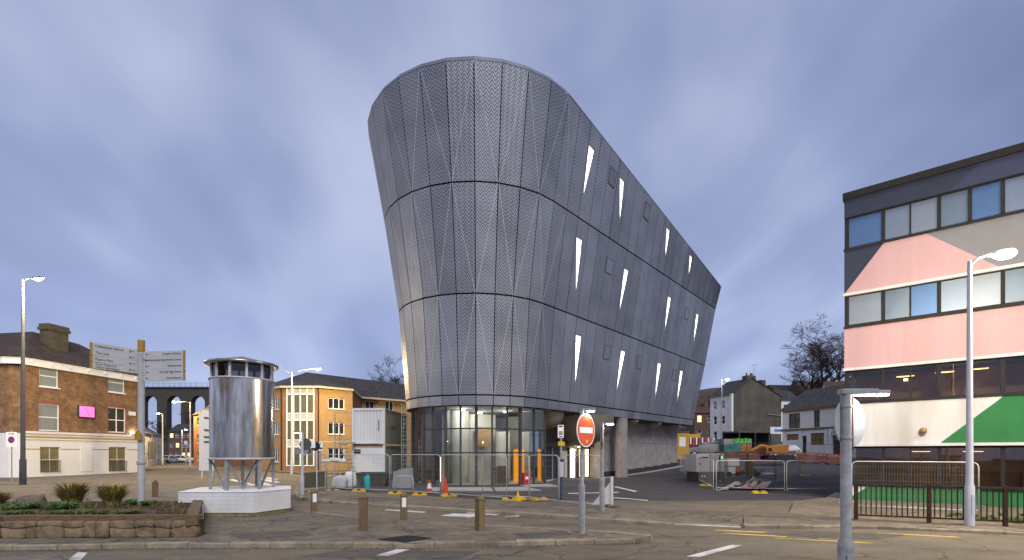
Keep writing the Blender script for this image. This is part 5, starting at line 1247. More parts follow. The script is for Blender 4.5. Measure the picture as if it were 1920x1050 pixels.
# ------------------------------------------------------------------ site cabins, skip, scaffold
cabm = mat('white cabin steel', (.60, .61, .62), .45, var=.04, scale=2, dirt=.2, dcol=(.38, .36, .32)); cabg = mat('greenish cabin side', (.20, .20, .15), .6, var=.12, scale=1.5); rust = mat('rust brown', (.16, .05, .025), .8, var=.3)
YC = 35.6
def cabin(label, z0, face, corr=True):
    x0, x1 = X(660, YC), X(722.5, YC); wd = x1 - x0; t_ = thing('site_cabin', label, 'site cabin', (x0, YC, z0), R(-3), 'stacked site cabins'); h_ = 2.55
    for x in (0, wd): 
        for y in (0, 6): MB().box(x - (0 if x == 0 else .14), x + (.14 if x == 0 else 0), y - (0 if y == 0 else .14), y + (.14 if y == 0 else 0), 0, h_).build('corner_post', face, t_)
    for z in (0, h_ - .14):
        MB().box(.14, wd - .14, .0, .1, z, z + .14).build('rail', face, t_); MB().box(wd - .1, wd, .14, 5.86, z, z + .14).build('rail', cabg, t_)
    poly = []; n_ = 9; st = (wd - .28) / n_
    mb = MB()
    for i in range(n_):
        xa = .14 + i * st
        if corr: pts = [(xa, .09), (xa + st * .3, .09), (xa + st * .4, .04), (xa + st * .9, .04), (xa + st, .09)]
        else: pts = [(xa, .05), (xa + st * .96, .05), (xa + st * .98, .062), (xa + st, .05)]
        for (a, ya), (c, yc) in zip(pts, pts[1:]): mb.quad((a, ya, .14), (c, yc, .14), (c, yc, h_ - .14), (a, ya, h_ - .14))
    mb.build('end_wall', face, t_)
    mb = MB(); n2 = 22; s2 = 5.72 / n2
    for i in range(n2):
        ya = .14 + i * s2
        for (a, xa), (c, xc) in (((ya, -.03), (ya + s2 * .5, -.03)), ((ya + s2 * .5, -.03), (ya + s2 * .6, -.07)), ((ya + s2 * .6, -.07), (ya + s2, -.03))): mb.quad((wd + xa, a, .14), (wd + xc, c, .14), (wd + xc, c, h_ - .14), (wd + xa, a, h_ - .14))
    mb.quad((0.02, .1, 0), (.02, 5.9, 0), (.02, 5.9, h_), (.02, .1, h_)); mb.build('side_wall', cabg, t_)
    MB().box(.02, wd - .02, .02, 5.98, h_, h_ + .03).build('roof', face, t_)
    return t_, wd
c1, wd = cabin('upper white ribbed cabin of the stack left of the metal building', 2.72, cabm)
MB().box(wd - .52, wd - .42, .03, .039, .95, 1.75).build('number_strip', mat('grey cabin number', (.2, .2, .21), .6, var=.7, scale=18, stretch=(1, 1, 1.6)), c1)
MB().box(wd - .005, wd + .02, 1.5, 2.6, 1.3, 2.15).build('shutter', mat('dull shutter', (.26, .24, .18), .6), c1)
for x in (.05, wd - .12): MB().lathe([(.001, -.01), (.035, -.01)], (x + .03, 0, 2.48), 8).build('lifting_hole', black, c1)
c2, wd = cabin('lower white cabin of the stack, with a small black label', .06, mat('plain white cabin', (.66, .66, .655), .5, var=.03, scale=3, dirt=.12, dcol=(.42, .4, .36)), False)
lb_ = MB().box(.15, .62, .03, .042, 1.95, 2.25).build('black_label', ink, c2)
text('Portable', .13, lb_, (.385, .028, 2.04), whites, align='CENTER', extrude=.001) if False else None
sl = MB(); sl.tube([(.2, .026, 2.06), (.27, .026, 2.16), (.36, .026, 2.1), (.46, .026, 2.13), (.57, .026, 2.11)], .014, 4); sl.build('label_script', whites, lb_)
MB().box(.14, wd - .14, -.02, .02, 2.46, 2.6).build('rusty_packer', rust, c2)
# steel stair up to the cabins
p = Vector((X(640, 34.6), 34.6, .03)); sr = thing('steel_stair', 'grey steel access stair with handrails left of the stacked cabins', 'stair', p)
x1 = X(660, 34.6) - p.x; x0 = X(628, 34.6) - p.x
for (x, z) in ((x0, 4.9), (X(637, 34.6) - p.x, 4.4)): MB().tube([(x, 0, 0), (x, 0, z)], .03, 6).build('upright', galv, sr)
for z in (3.0, 3.95, 4.85): MB().tube([(x0, 0, z), (x1, 0, z)], .025, 6).build('guard_rail', galv, sr)
MB().box(x0, x1, -.1, .9, 2.72, 2.78).build('landing', galv, sr)
for i in range(9): 
    t_ = i / 9; MB().box(X(641, 34.6) - p.x + t_ * .75 , X(641, 34.6) - p.x + t_ * .75 + .45, -.45, -.05, 2.6 - t_ * 2.4, 2.63 - t_ * 2.4).build('tread', mat('dark tread', (.07, .06, .04), .7), sr)
MB().tube([(X(641, 34.6) - p.x, -.45, 3.6), (x1 + .3, -.45, .9)], .02, 6).build('handrail', galv, sr); MB().tube([(X(641, 34.6) - p.x, -.47, 2.6), (x1 + .3, -.47, .2)], .035, 4).build('stringer', galv, sr)
# skip
skm = mat('olive grey skip steel', (.10, .095, .075), .6, .2, var=.2, scale=3, dirt=.3); YS = 29.5
p = Vector((X(697, YS), YS, .03)); sk = thing('rubbish_skip', 'olive grey steel skip in front of the lower cabin', 'skip', p)
a, c = X(663, YS) - p.x, X(729, YS) - p.x; hk = Z(888, YS) - .03
o4 = [(a, 0), (c, 0), (c, 1.8), (a, 1.8)]; i4 = [(a + .35, .25), (c - .35, .25), (c - .35, 1.55), (a + .35, 1.55)]
mb = MB(); mb.v = [(x, y, 0) for x, y in i4] + [(x, y, hk) for x, y in o4] + [(x * .96, .06 + y * .93, hk) for x, y in o4]; mb.f = [(i, (i + 1) % 4, 4 + (i + 1) % 4, 4 + i) for i in range(4)] + [(4 + i, 4 + (i + 1) % 4, 8 + (i + 1) % 4, 8 + i) for i in range(4)] + [(0, 3, 2, 1)]
mb.build('tub', skm, sk)
mb = MB()
for q, r_ in zip(o4, o4[1:] + o4[:1]): mb.tube([(*q, hk), (*r_, hk)], .04, 6)
mb.build('rim', skm, sk); MB().quad(*[(x * .93, .1 + y * .9, hk - .15) for x, y in o4]).build('fill', mat('rubble', (.2, .19, .17), .9, var=.5, scale=6, bump=.6), sk)
# bulk bags, teal bag
def bag(label, px, Y, d, m, sd, name='bulk_bag', cat='bag', grp='bags by the fence'):
    p = G(px, Y); t_ = thing(name, label, cat, p, 0, grp); mb = rock(MB(), (0, 0, d[2] * .48), d, sd, .3, .2); o = mb.build('sack', m, t_, smooth=True)
    s_m = o.modifiers.new('soft', 'SUBSURF'); s_m.levels = s_m.render_levels = 2
    MB().tube([(-.05, 0, d[2] * .9), (.02, -.03, d[2] * 1.1), (.1, 0, d[2] * .92)], .02, 6).build('tied_neck', m, t_); return t_
bagw = mat('white woven bag', (.62, .62, .61), .7, var=.12, scale=6, bump=.4, bscale=12); teal = mat('teal plastic bag', (.01, .34, .36), .35, var=.25, scale=8, bump=.5, bscale=14)
bag('white bulk bag, left one of the pair behind the fence', 638, 27.5, (.95, .8, .78), bagw, 5); bag('white bulk bag, right one, next to the skip', 658, 28, (.75, .7, 1.0), bagw, 9)
bag('teal plastic sack leaning on the skip', 689, 26.5, (.36, .32, .86), teal, 12, 'plastic_sack')
p = G(593, 27.2); cr = thing('wrapped_bundle', 'bundle of white plastic wrap hung on the fence by the bags', 'bundle', (X(629, 26), 26, 0.03))
for x, z, d in ((-.5, 1.62, (.5, .12, .16)), (-.05, 1.68, (.6, .14, .2)), (.35, 1.62, (.4, .1, .22))): rock(MB(), (x, 0, z), d, int(z * 100), 0, .25).build('plastic_fold', bagw, cr, smooth=True)
MB().tube([(-.55, 0, 0), (-.55, 0, 1.6)], .02, 6).build('stake', galv, cr)
# grey slabs against the glazing
p = W(752, 920, .03); gs = thing('slab_stack', 'grey composite slabs leaning beside the hoop barrier', 'slabs', (p.x, 28.5, .03))
grs = mat('grey slab', (.25, .25, .255), .6, var=.08, scale=2); xx_ = lambda x: X(x, 28.5) - p.x
for k, (q, y) in enumerate((([(735, 918), (737, 884), (768, 879), (771, 918)], 0), ([(744, 916), (744, 881), (772, 877), (774, 916)], .25))):
    MB().extr([(xx_(x), max(.0, Z(yy, 28.5) - .03)) for x, yy in q], y, y + .12).build('slab', grs, gs)
# scaffold ladder tower
p = Vector((X(762, 36), 36, .03)); sct = thing('scaffold_tower', 'tall aluminium ladder scaffold between cabins and metal building', 'scaffold', p)
xa, xb = X(753, 36) - p.x, X(771, 36) - p.x; zt3 = Z(757, 36)
for x in (xa, xb):
    for y in (0, .7): MB().tube([(x, y, 0), (x, y, zt3 - (.4 if x == xb else 0))], .025, 6).build('upright', galv2, sct)
for i in range(18):
    z = .3 + i * (zt3 - .6) / 17; MB().tube([(xa, 0, z), (xb, 0, z)], .018, 5).build('rung', galv2, sct)
    if i % 4 == 0: MB().tube([(xa, 0, z), (xa, .7, z)], .018, 5).build('ledger', galv2, sct); MB().tube([(xb, 0, z), (xb, .7, z)], .018, 5).build('ledger', galv2, sct)
for i in range(3): z = .3 + i * 1.7; MB().tube([(xa, 0, z), (xb, .7, z + 1.6)], .018, 5).build('brace', galv2, sct)
# ------------------------------------------------------------------ generator, planks, debris
gp_ = G(1324, 33); gen = thing('generator_set', 'pale pink-grey site generator with two cabinets and dark base', 'generator', gp_, R(8))
genm = mat('pale generator panel', (.52, .48, .49), .45, var=.04, dirt=.15); k = 33 / F
def gb(n_, x0, x1, y0, y1, z0, z1, m, **kw): return MB().box((x0 - 1324) * k, (x1 - 1324) * k, y0, y1, z0, z1).build(n_, m, gen, **kw)
zg = lambda y: Z(y, 33) - gp_.z
gb('base', 1307, 1361, 0, 1.5, 0, zg(885), mat('dark generator base', (.05, .05, .05), .6)); gb('left_cabinet', 1304, 1331, -.03, 1.5, zg(885), zg(851), genm, bevel=.03); gb('right_cabinet', 1333, 1360, -.02, 1.5, zg(885), zg(850), genm, bevel=.03)
d_ = gb('cabinet_door', 1309, 1330, -.05, -.031, zg(884), zg(856), genm); MB().box((1310 - 1324) * k, (1312 - 1324) * k, -.07, -.051, zg(872), zg(868)).build('handle', black, d_)
gb('cabinet_door', 1335, 1358, -.04, -.021, zg(884), zg(854), mat('grey green door', (.36, .39, .37), .5)); gb('pink_strip', 1304, 1314, -.045, -.031, zg(850), zg(848.5), mat('magenta strip', (.2, .02, .12), .5)); gb('name_strip', 1312, 1327, -.06, -.051, zg(859), zg(856.5), ink)
gb('control_panel', 1349, 1352, -.05, -.041, zg(866), zg(857), ink); gb('green_light', 1354, 1356, -.05, -.041, zg(860), zg(856), emit_mat('green pilot light', (.1, 1, .2), 1.5))
for x in (1316, 1321): q = MB().box(-.05, .05, -.012, -.002, -.05, .05); q.v = [((x - 1324) * k + (a + c) * .7, b_, zg(893) + (c - a) * .7) for a, b_, c in q.v]; q.build('hazard_diamond', whites, gen)
gp2 = G(1374, 34); ct = thing('site_compressor', 'small white compressor trolley right of the generator', 'machine', gp2, R(-6)); k2 = 34 / F; z_ = lambda y: Z(y, 34) - gp2.z
MB().box(-.35, .45, 0, .9, z_(874), z_(860)).build('cover', white, ct, bevel=.05); MB().box(-.3, .2, .05, .8, z_(888), z_(875)).build('body', white, ct, bevel=.03)
for x in (-.25, .35): MB().extr([(x + .17 * math.cos(a_), z_(889) + .17 * math.sin(a_)) for a_ in [i * .5236 for i in range(12)]], -.06, .06).build('wheel', black, ct)
MB().box(.2, .5, -.02, .5, z_(886), z_(879)).build('red_tank', corange, ct); MB().tube([(.45, .2, .4), (.9, .1, .42)], .025, 6).build('drawbar', galv, ct)
plk = mat('grey scaffold plank', (.33, .29, .27), .8, var=.3, scale=4, stretch=(3, .3, 1)); rplk = mat('red board', (.35, .05, .05), .6, var=.3)
pk = [(1358 + i * 6.2, 26.6 + (i % 3) * .12, .03 + .035 * (i % 4 == 3)) for i in range(14)]
for i, (px, Y, z) in enumerate(pk):
    ln_ = random.uniform(1.6, 2.3); rz = R(random.uniform(48, 60)); pos = Vector((X(px, Y), Y, z + .004 * i))
    o = MB().box(-ln_ / 2, ln_ / 2, -.11, .11, 0, .04).build('timber_plank', rplk if i in (8, 10) else plk); o.location = pos + Vector((.3, .6, .06 + .05 * (i % 5) + random.uniform(0, .03))); o.rotation_euler = (R(random.uniform(-14, 14)), R(random.uniform(-9, 3)), rz)
    tag(o, ('left red painted board in the plank pile' if i == 8 else 'right red painted board in the plank pile') if i in (8, 10) else 'grey scaffold plank in the pile behind the white-topped fence', 'plank', 'planks in the pile')
pd = G(1432, 26.4); ds_ = thing('scrap_frames', 'heap of folded steel frames at the right end of the plank pile', 'scrap', pd)
for i in range(9):
    rz = random.uniform(-.4, .4); c, s2 = math.cos(rz), math.sin(rz); z = .05 + i * .045; ln_ = random.uniform(.7, 1.2); ox = random.uniform(-.2, .3)
    q = MB().tube([(-ln_ / 2, -.3, 0), (ln_ / 2, -.3, 0), (ln_ / 2, .3, 0), (-ln_ / 2, .3, 0), (-ln_ / 2, -.3, 0)], .025, 5); q.v = [(ox + x * c - y * s2, x * s2 + y * c, z + x * random.uniform(0, .0)) for x, y, zz2 in q.v]; q.build('frame', galv if i % 2 else dk, ds_)
pd = G(1412, 38); sg = thing('rubble_sacks', 'dark and pale sacks and sheets behind the plank pile', 'sacks', pd)
for i, (x, y, z, d) in enumerate(((0, 0, .25, (.9, .6, .5)), (.7, .2, .2, (.7, .5, .45)), (.35, -.3, .5, (.8, .5, .4)), (-.6, .3, .2, (.6, .5, .4)), (1.5, .5, .12, (1.4, .8, .2)))): rock(MB(), (x, y, z), d, 60 + i, i, .25).build('sack', (black, bagw, grs, black, bagw)[i], sg, smooth=True)
pd = G(1405, 36.5); cc_ = thing('stacked_tubs', 'stack of ribbed yellow-brown tubs by the dull fence', 'tubs', pd)
for i in range(7): MB().lathe([(.28, 0), (.32, .12), (.34, .16), (.3, .16)], (0, 0, i * .17), 16).build('tub', mat('ochre tub', (.30, .20, .05), .6, var=.2), cc_, smooth=True)
hs = MB().tube([G(1392, 31.5, .05), G(1402, 30.5, .25), G(1411, 30.8, .42), G(1413, 31.4, .5), G(1420, 32, .3), G(1432, 33, .08)], .035, 6).build('grey_hose', galv2, smooth=True); tag(hs, 'grey hose curling up behind the plank pile', 'hose')
# ------------------------------------------------------------------ excavator and orange barriers
dg_ = G(1459, 47); dig = thing('excavator', 'orange-brown excavator parked behind the fence at the right', 'excavator', dg_, R(-8)); k = 47 / F
oram = mat('dull orange plant paint', (.42, .17, .03), .55, var=.25, scale=2, dirt=.35); zd = lambda y: Z(y, 47) - dg_.z; xd = lambda x: (x - 1459) * k
MB().extr([(xd(1432), zd(851)), (xd(1432), zd(840)), (xd(1437), zd(836)), (xd(1472), zd(834)), (xd(1483), zd(846)), (xd(1483), zd(851))], -.9, 1.1).build('body', oram, dig, bevel=.05)
MB().extr([(xd(1470), zd(845)), (xd(1471), zd(836)), (xd(1474), zd(836)), (xd(1481), zd(845))], -.93, -.902).build('side_plate', white, dig)
MB().box(xd(1443), xd(1458), -.95, -.9, zd(848), zd(840)).build('engine_door', oram, dig); MB().box(xd(1436), xd(1441), -.94, -.9, zd(846), zd(840)).build('vent', black, dig)
for y in (-1.0, .85):
    MB().extr([(xd(1436), zd(862)), (xd(1434), zd(858)), (xd(1436), zd(854)), (xd(1480), zd(854)), (xd(1482), zd(858)), (xd(1480), zd(862))], y, y + .35).build('track', black, dig, bevel=.04)
MB().tube([(xd(1436), -.4, zd(838)), (xd(1425), -.6, zd(836)), (xd(1405), -.7, zd(846))], [.2, .2, .12], 6).build('boom', oram, dig)
obm = mat('orange barrier plastic', (.62, .13, .015), .5, var=.2, scale=5, dirt=.3); obm2 = mat('red orange barrier plastic', (.52, .07, .02), .5, var=.2, scale=5, dirt=.3)
def barrier_meshes(m):
    f_ = MB(); w_, h_ = 1.9, 1.0
    for z in (.12, .52, .9): f_.box(0, w_, -.025, .025, z, z + .1)
    for x in (0, .62, 1.24, 1.82): f_.box(x, x + .08, -.028, .028, .06, h_)
    fr = f_.mesh('barrier_frame', m)
    b_ = MB(); b_.tube([(.1, 0, .2), (.6, 0, .52)], .03, 4); b_.tube([(.7, 0, .2), (1.2, 0, .9)], .03, 4); b_.tube([(1.3, 0, .55), (1.8, 0, .9)], .03, 4)
    ft_ = MB(); [ft_.box(x - .05, x + .13, -.25, .25, 0, .07) for x in (.05, 1.75)]
    return fr, b_.mesh('diagonals', m), ft_.mesh('feet', black)
BMs = [barrier_meshes(obm), barrier_meshes(obm2)]
obs = [(1340, 57), (1362, 55.5), (1385, 54.5), (1405, 53), (1424, 52), (1487, 49), (1508, 48.2), (1530, 47.5), (1552, 46.6), (1573, 45.8)]
obl = ['leftmost orange barrier, beside the pickup', 'second orange barrier from the left, below the green graffiti', 'third orange barrier from the left, below the green graffiti', 'fourth orange barrier from the left, near the scrap', 'orange barrier just left of the excavator', 'orange barrier just right of the excavator', 'orange barrier below the white shop window', 'orange barrier below the white shop door', 'orange barrier below the boarded shop window', 'rightmost orange barrier, by the sign seen from behind']
for i, ((px, Y), lb) in enumerate(zip(obs, obl)):
    nx_ = obs[i + 1] if i + 1 < len(obs) and abs(obs[i + 1][0] - px) < 40 else (px + 20, Y - .8); a, c = G(px, Y), G(*nx_); d = c - a
    t_ = thing('road_barrier', lb, 'barrier', a, math.atan2(d.y, d.x), 'orange plastic road barriers'); B_ = BMs[i % 3 == 1]; s2 = min(1.1, d.xy.length / 1.95)
    for nm, me in zip(('frame', 'diagonals', 'feet'), B_): inst(nm, me, t_, (0, 0, 0), (0, 0, 0), (s2, 1, 1))
# ------------------------------------------------------------------ cars
carglass = mat('car glass', (.015, .018, .02), .05, var=0, spec=.9)
def car(label, pos, rz, paint, kind='hatch', grp='parked cars'):
    t_ = thing('parked_car', label, 'car', pos, rz, grp)
    if kind == 'pickup': prof = [(-2.6, .45), (-2.62, .95), (-2.55, 1.1), (-2.2, 1.78), (-.2, 1.82), (.35, 1.72), (1.15, 1.12), (2.3, 1.02), (2.55, .8), (2.55, .42)]; win = [(-2.15, 1.2), (-1.95, 1.66), (-.75, 1.7), (-.7, 1.2)], [(-.55, 1.2), (-.6, 1.7), (.25, 1.64), (.85, 1.2)]; wx = 1.6
    else: prof = [(-2.0, .4), (-2.05, .85), (-1.9, 1.0), (-1.5, 1.42), (-.2, 1.5), (.3, 1.44), (1.05, .98), (1.85, .85), (2.0, .65), (2.0, .38)]; win = [(-1.6, 1.0), (-1.35, 1.34), (-.35, 1.42), (-.35, 1.0)], [(-.25, 1.0), (-.25, 1.42), (.2, 1.38), (.8, 1.0)]; wx = 1.25
    w_ = .85; mb = MB(); n_ = len(prof)
    for y, s2 in ((-w_, 1), (w_, 1)):
        for x, z in prof: mb.v.append((x, y * (1 if z < 1.15 else .84), z))
    mb.f = [tuple(range(n_)), tuple(range(2 * n_ - 1, n_ - 1, -1))] + [(i, n_ + i, n_ + (i + 1) % n_, (i + 1) % n_) for i in range(n_)]
    mb.build('body', paint, t_, bevel=.05)
    zs = prof[3][1]
    for wq in win:
        for sd_ in (-1, 1):
            q = MB(); q.v = [(x, sd_ * (w_ * (1.0 if z < 1.15 else .86) + .012), z) for x, z in wq]; q.f = [(0, 1, 2, 3) if sd_ > 0 else (3, 2, 1, 0)]; q.build('side_window', carglass, t_)
    a, c = prof[5], prof[6]; q = MB(); yy = .7; l = lambda t_: (a[0] + (c[0] - a[0]) * t_ + .02, a[1] + (c[1] - a[1]) * t_ + .02); q.quad((*[l(.08)[0], -yy * .9, l(.08)[1]],), (l(.92)[0], -yy, l(.92)[1]), (l(.92)[0], yy, l(.92)[1]), (l(.08)[0], yy * .9, l(.08)[1])); q.build('windscreen', carglass, t_)
    a, c = prof[3], prof[2]; q = MB(); l = lambda t_: (a[0] + (c[0] - a[0]) * t_ - .02, a[1] + (c[1] - a[1]) * t_ + .015); q.quad((l(.08)[0], yy * .9, l(.08)[1]), (l(.9)[0], yy, l(.9)[1]), (l(.9)[0], -yy, l(.9)[1]), (l(.08)[0], -yy * .9, l(.08)[1])); q.build('rear_window', carglass, t_)
    for x in (-wx, wx):
        for y in (-w_ - .01, w_ - .19):
            wh = bpy.data.objects.new('wheel', MB().extr([(.33 * math.cos(i * .3927), .33 * math.sin(i * .3927)) for i in range(16)], 0, .2).mesh('wheel', black)); COL.objects.link(wh); wh.parent = t_; wh.location = (x, y, .33)
            MB().extr([(.19 * math.cos(i * .3927), .19 * math.sin(i * .3927)) for i in range(16)], -.012, .212).build('rim', galv2, wh)
    x0 = prof[1][0]; x1 = prof[-2][0]
    for y in (-.62, .62):
        MB().box(x0 - .02, x0 + .06, y - .13, y + .13, .72, .95).build('tail_light', mat('tail lamp red', (.4, .02, .01), .3), t_); MB().box(x1 - .12, x1 + .015, y - .16, y + .16, .62, .76).build('headlight', whites, t_)
    MB().box(x0 - .04, x0 + .02, -.8, .8, .42, .6).build('rear_bumper', black, t_); MB().box(x1 - .03, x1 + .03, -.8, .8, .36, .52).build('front_bumper', black, t_)
    return t_
cpaint = lambda n_, c: mat(n_, c, .28, .2, var=.05, spec=.7)
car('dark red car left of the grey pickup by the building end', G(1289, 68), R(120), cpaint('red car paint', (.26, .015, .018)))
car('grey pickup with pale rear cover beside the red car', G(1325, 64), R(166), cpaint('grey car paint', (.24, .25, .26)), 'pickup')
car('white car half hidden behind the excavator', G(1463, 56), R(-170), cpaint('white car paint', (.6, .6, .6)))
for k_, (px, Y, c) in enumerate(((317, 96, (.5, .5, .5)), (330, 104, (.12, .12, .13)), (345, 100, (.55, .55, .54)))):
    car(('silver car parked by the terraced houses up the side street', 'dark car parked in the middle of the far side street', 'white car parked before the far brick terrace')[k_], (X(px, Y), Y, 0.0), R((100, 75, 10)[k_]), cpaint('street car paint %d' % k_, c))
# ------------------------------------------------------------------ hillside and houses at the back right
hillm = mat('scrubby hillside', (.055, .04, .025), .95, var=.5, scale=.25, bump=.5, col2=(.09, .06, .035))
def hz_(x, y): return gz(x, 110) - 1.0 + max(0, min((y - 96) / 70, 1)) ** .8 * 21 * max(0, min((x - 20) / 45, 1)) + math.sin(x * .21 + y * .13) * .5
grid('hill', frange(20, 260, 6), frange(92, 260, 5), hz_, hillm)
dgable = mat('dark weathered gable render', (.085, .075, .06), .9, var=.35, scale=.55, bump=.2, dirt=.6, dcol=(.17, .15, .11)); hw = mat('white house render', (.74, .735, .72), .75, var=.06, scale=.8, dirt=.25, dcol=(.36, .35, .32))
# white house with the dark gable
HA = Vector((X(1374, 84), 84, 0)); HA.z = gz(HA.x, 84); gh = thing('gable_house', 'white three-storey house with big dark weathered gable wall', 'house', HA, R(20.7))
ez, ap, L1 = Z(738, 84) - HA.z, Z(709, 85) - HA.z, 11.2
mb = MB(); mb.quad((0, 0, -1), (L1, 0, -1), (L1, 0, ez), (4.9, 0, ap), (3.6, 0, ap), (0, 0, ez)); mb.build('gable_wall', dgable, gh)
whl = [(-(5.2 - q), -(5.2 - q) + .8, z0, z0 + 1.45) for z0 in (1.4, 4.1, 6.8) for q in (.7, 2.6)]
fm2 = MB(); wall(fm2, -5.3, 0, -1, ez, whl, depth=.15); fm2.v = [(y, -x, z) for x, y, z in fm2.v]; fm2.f = [f[::1] for f in fm2.f]; fm2.build('front_wall', hw, gh)
for h in whl:
    o = window(gh, *h, upvc, glass_dark, nzz=2, fw=.07); o.rotation_euler = (0, 0, -math.pi / 2)
MB().box(-.35, 0.0, -.12, .3, -1, ez).build('corner_pier', hw, gh)
mb = MB(); ro = .25; mb.quad((-.4, -.15, ez - .2), (-.4, 5.6, ez - .2), (4.2, 5.6, ap + .12), (4.2, -.15, ap + .12)); mb.quad((L1 + .3, 5.6, ez - .2), (L1 + .3, -.15, ez - .2), (4.2, -.15, ap + .12), (4.2, 5.6, ap + .12)); mb.build('roof', aslate, gh)
ch = MB().box(3.3, 5.3, .1, 1.2, ap - .6, ap + .55); ch.box(6.6, 7.6, .1, .9, ap - 1.2, ap - .1); chim = ch.build('chimney', dgable, gh)
for x in (3.7, 4.6, 4.95): MB().lathe([(.13, ap + .55), (.12, ap + 1.0), (.15, ap + 1.02)], (x, .6, 0), 10).build('chimney_pot', mat('terracotta pot', (.2, .07, .04), .8), gh)
MB().tube([(5.2, .4, ap + .5), (5.2, .4, ap + 2.6)], .025, 5).build('aerial_mast', darksteel, gh); MB().tube([(4.7, .4, ap + 2.5), (6.1, .4, ap + 2.5)], .02, 4).build('aerial_boom', darksteel, gh)
MB().tube([(L1 - 3.3, -.1, ez - 3.3), (L1 - .2, -.1, ez - 3.5)], .08, 6).build('pipe', galv, gh)
# low garage in front of it
gr_ = G(1420, 74); gar = thing('open_garage', 'low dark open-fronted garage under the weathered gable', 'garage', gr_, R(12)); k = 74 / F
MB().box(-3.2, 5.2, 0, 4, 2.6, 2.85).build('roof', conc_dark, gar); MB().box(-3.2, 5.2, 3.8, 4, 0, 2.6).build('back_wall', black, gar); MB().box(2.2, 5.4, -.1, -.02, 2.45, 3.5).build('sign_board', white, gar)
sgb = MB().box(2.9, 4.3, -.14, -.11, 2.8, 3.15).build('blue_panel', mat('sign light blue', (.06, .2, .5), .4), gar)
for x in (-3.1, -.4, 2.3, 5.0): MB().box(x, x + .15, 0, .15, 0, 2.6).build('post', darksteel, gar)
# graffiti containers
gf = G(1390, 62); gcn = thing('graffiti_container', 'teal container with green graffiti behind the orange barriers', 'container', gf, R(6)); k = 62 / F
tealc = mat('teal painted steel', (.04, .17, .15), .6, var=.5, scale=1.8, detail=2); brn = mat('orange brown graffiti', (.3, .15, .05), .6, var=.5, scale=2.2)
MB().box(-2.3, -.1, 0, 2.4, 0, 1.3).build('left_bay', tealc, gcn); MB().box(-.1, 1.4, 0, 2.4, 0, 1.3).build('right_bay', brn, gcn); MB().box(-2.3, 1.45, .1, 2.4, 1.32, 2.0).build('upper_wall', mat('grey hoarding', (.3, .3, .3), .7, var=.3, scale=3), gcn)
grg = mat('bright green graffiti', (.06, .38, .04), .6, var=.3, scale=5)
for i, x in enumerate((-.75, -.3, .2, .65, 1.1)): disc(MB(), (x, 1.72 + .06 * (i % 2)), .34, .03, .09, 16).build('green_letter', grg, gcn)
for i, x in enumerate((-.6, -.05, .5, .95)): q = MB().tube([(x, .02, 1.5), (x + .2, .02, 1.95), (x + .35, .02, 1.55)], .04, 4); q.build('letter_outline', whites, gcn)
# white shop building
SA = Vector((X(1467, 66), 66, 0)); SA.z = gz(SA.x, 66); shop = thing('white_shop', 'white two-storey shop with dark boarded windows and slate roof', 'shop', SA, math.atan2(-.97, .24))
def sx(px): r = (px - CX) / F; return (r * SA.y - SA.x) / (.24 + r * .97)
def sz(px, py): return Z(py, SA.y - .97 * sx(px)) - SA.z
up = [(sx(1479), sx(1500), sz(1490, 803), sz(1490, 775)), (sx(1526), sx(1537), sz(1531, 801), sz(1531, 769)), (sx(1567), sx(1582), sz(1572, 799), sz(1572, 765))]
lo = [(sx(1475), sx(1497), sz(1486, 825), sz(1486, 814)), (sx(1504), sx(1512), -.2, sz(1508, 817)), (sx(1520), sx(1545), sz(1532, 848), sz(1532, 812)), (sx(1561), sx(1580), -.2, sz(1570, 816))]
ez2 = sz(1467, 770)
wall(MB(), 0, 16, -1, ez2, up + lo).build('front_wall', hw, shop); MB().quad((0, 8, -1), (0, 0, -1), (0, 0, ez2), (0, 4, ez2 + 2.9), (0, 8, ez2)).build('end_wall', hw, shop)
for h in up: window(shop, *h, mat('dark sash', (.05, .05, .05), .6), mat('dirty curtain glass', (.10, .095, .075), .15, var=.6, scale=1.5), nx=2, nzz=2, fw=.06)
brd = mat('boarded amber window', (.24, .16, .07), .6, var=.35, scale=1.6)
for i, h in enumerate(lo): window(shop, *h, mat('dark sash', (.05, .05, .05), .6), brd if i in (0, 2) else glass_dark, nx=3 if i == 2 else (2 if i == 0 else 1), nzz=3 if i == 2 else 1, fw=.05)
zsr = sz(1467, 807); MB().box(-.1, 16, -.14, .0, zsr - .1, zsr + .12).build('string_course', mat('stained ledge', (.16, .14, .08), .8, var=.4), shop); MB().box(lo[2][0], lo[2][1], -.02, .05, lo[2][2], lo[2][2] + .9).build('stall_riser', hw, shop)
for px in (1469, 1500, 1547): MB().box(sx(px), sx(px) + .3, -.08, 0, -1, zsr - .1).build('pilaster', hw, shop)
sb_ = MB().box(sx(1556), 12, -.16, -.02, sz(1570, 815), sz(1570, 803.5)).build('shop_sign', hw, shop)
text('R. M', .42, sb_, (sx(1563), -.165, sz(1570, 808.5)), ink, sx=1.0); text('ENGIN', .42, sb_, (sx(1560.5), -.165, sz(1570, 813.5)), ink, sx=1.0)
MB().quad((-.3, -.3, ez2 - .05), (16, -.3, ez2 - .05), (16, 4, ez2 + 2.9), (-.3, 4, ez2 + 2.9)).build('roof', aslate, shop); MB().quad((16, 8.3, ez2 - .05), (-.3, 8.3, ez2 - .05), (-.3, 4, ez2 + 2.9), (16, 4, ez2 + 2.9)).build('roof', aslate, shop); MB().box(-.3, 16, -.36, -.3, ez2 - .2, ez2 - .02).build('gutter', mat('rusty gutter', (.2, .11, .05), .7), shop)
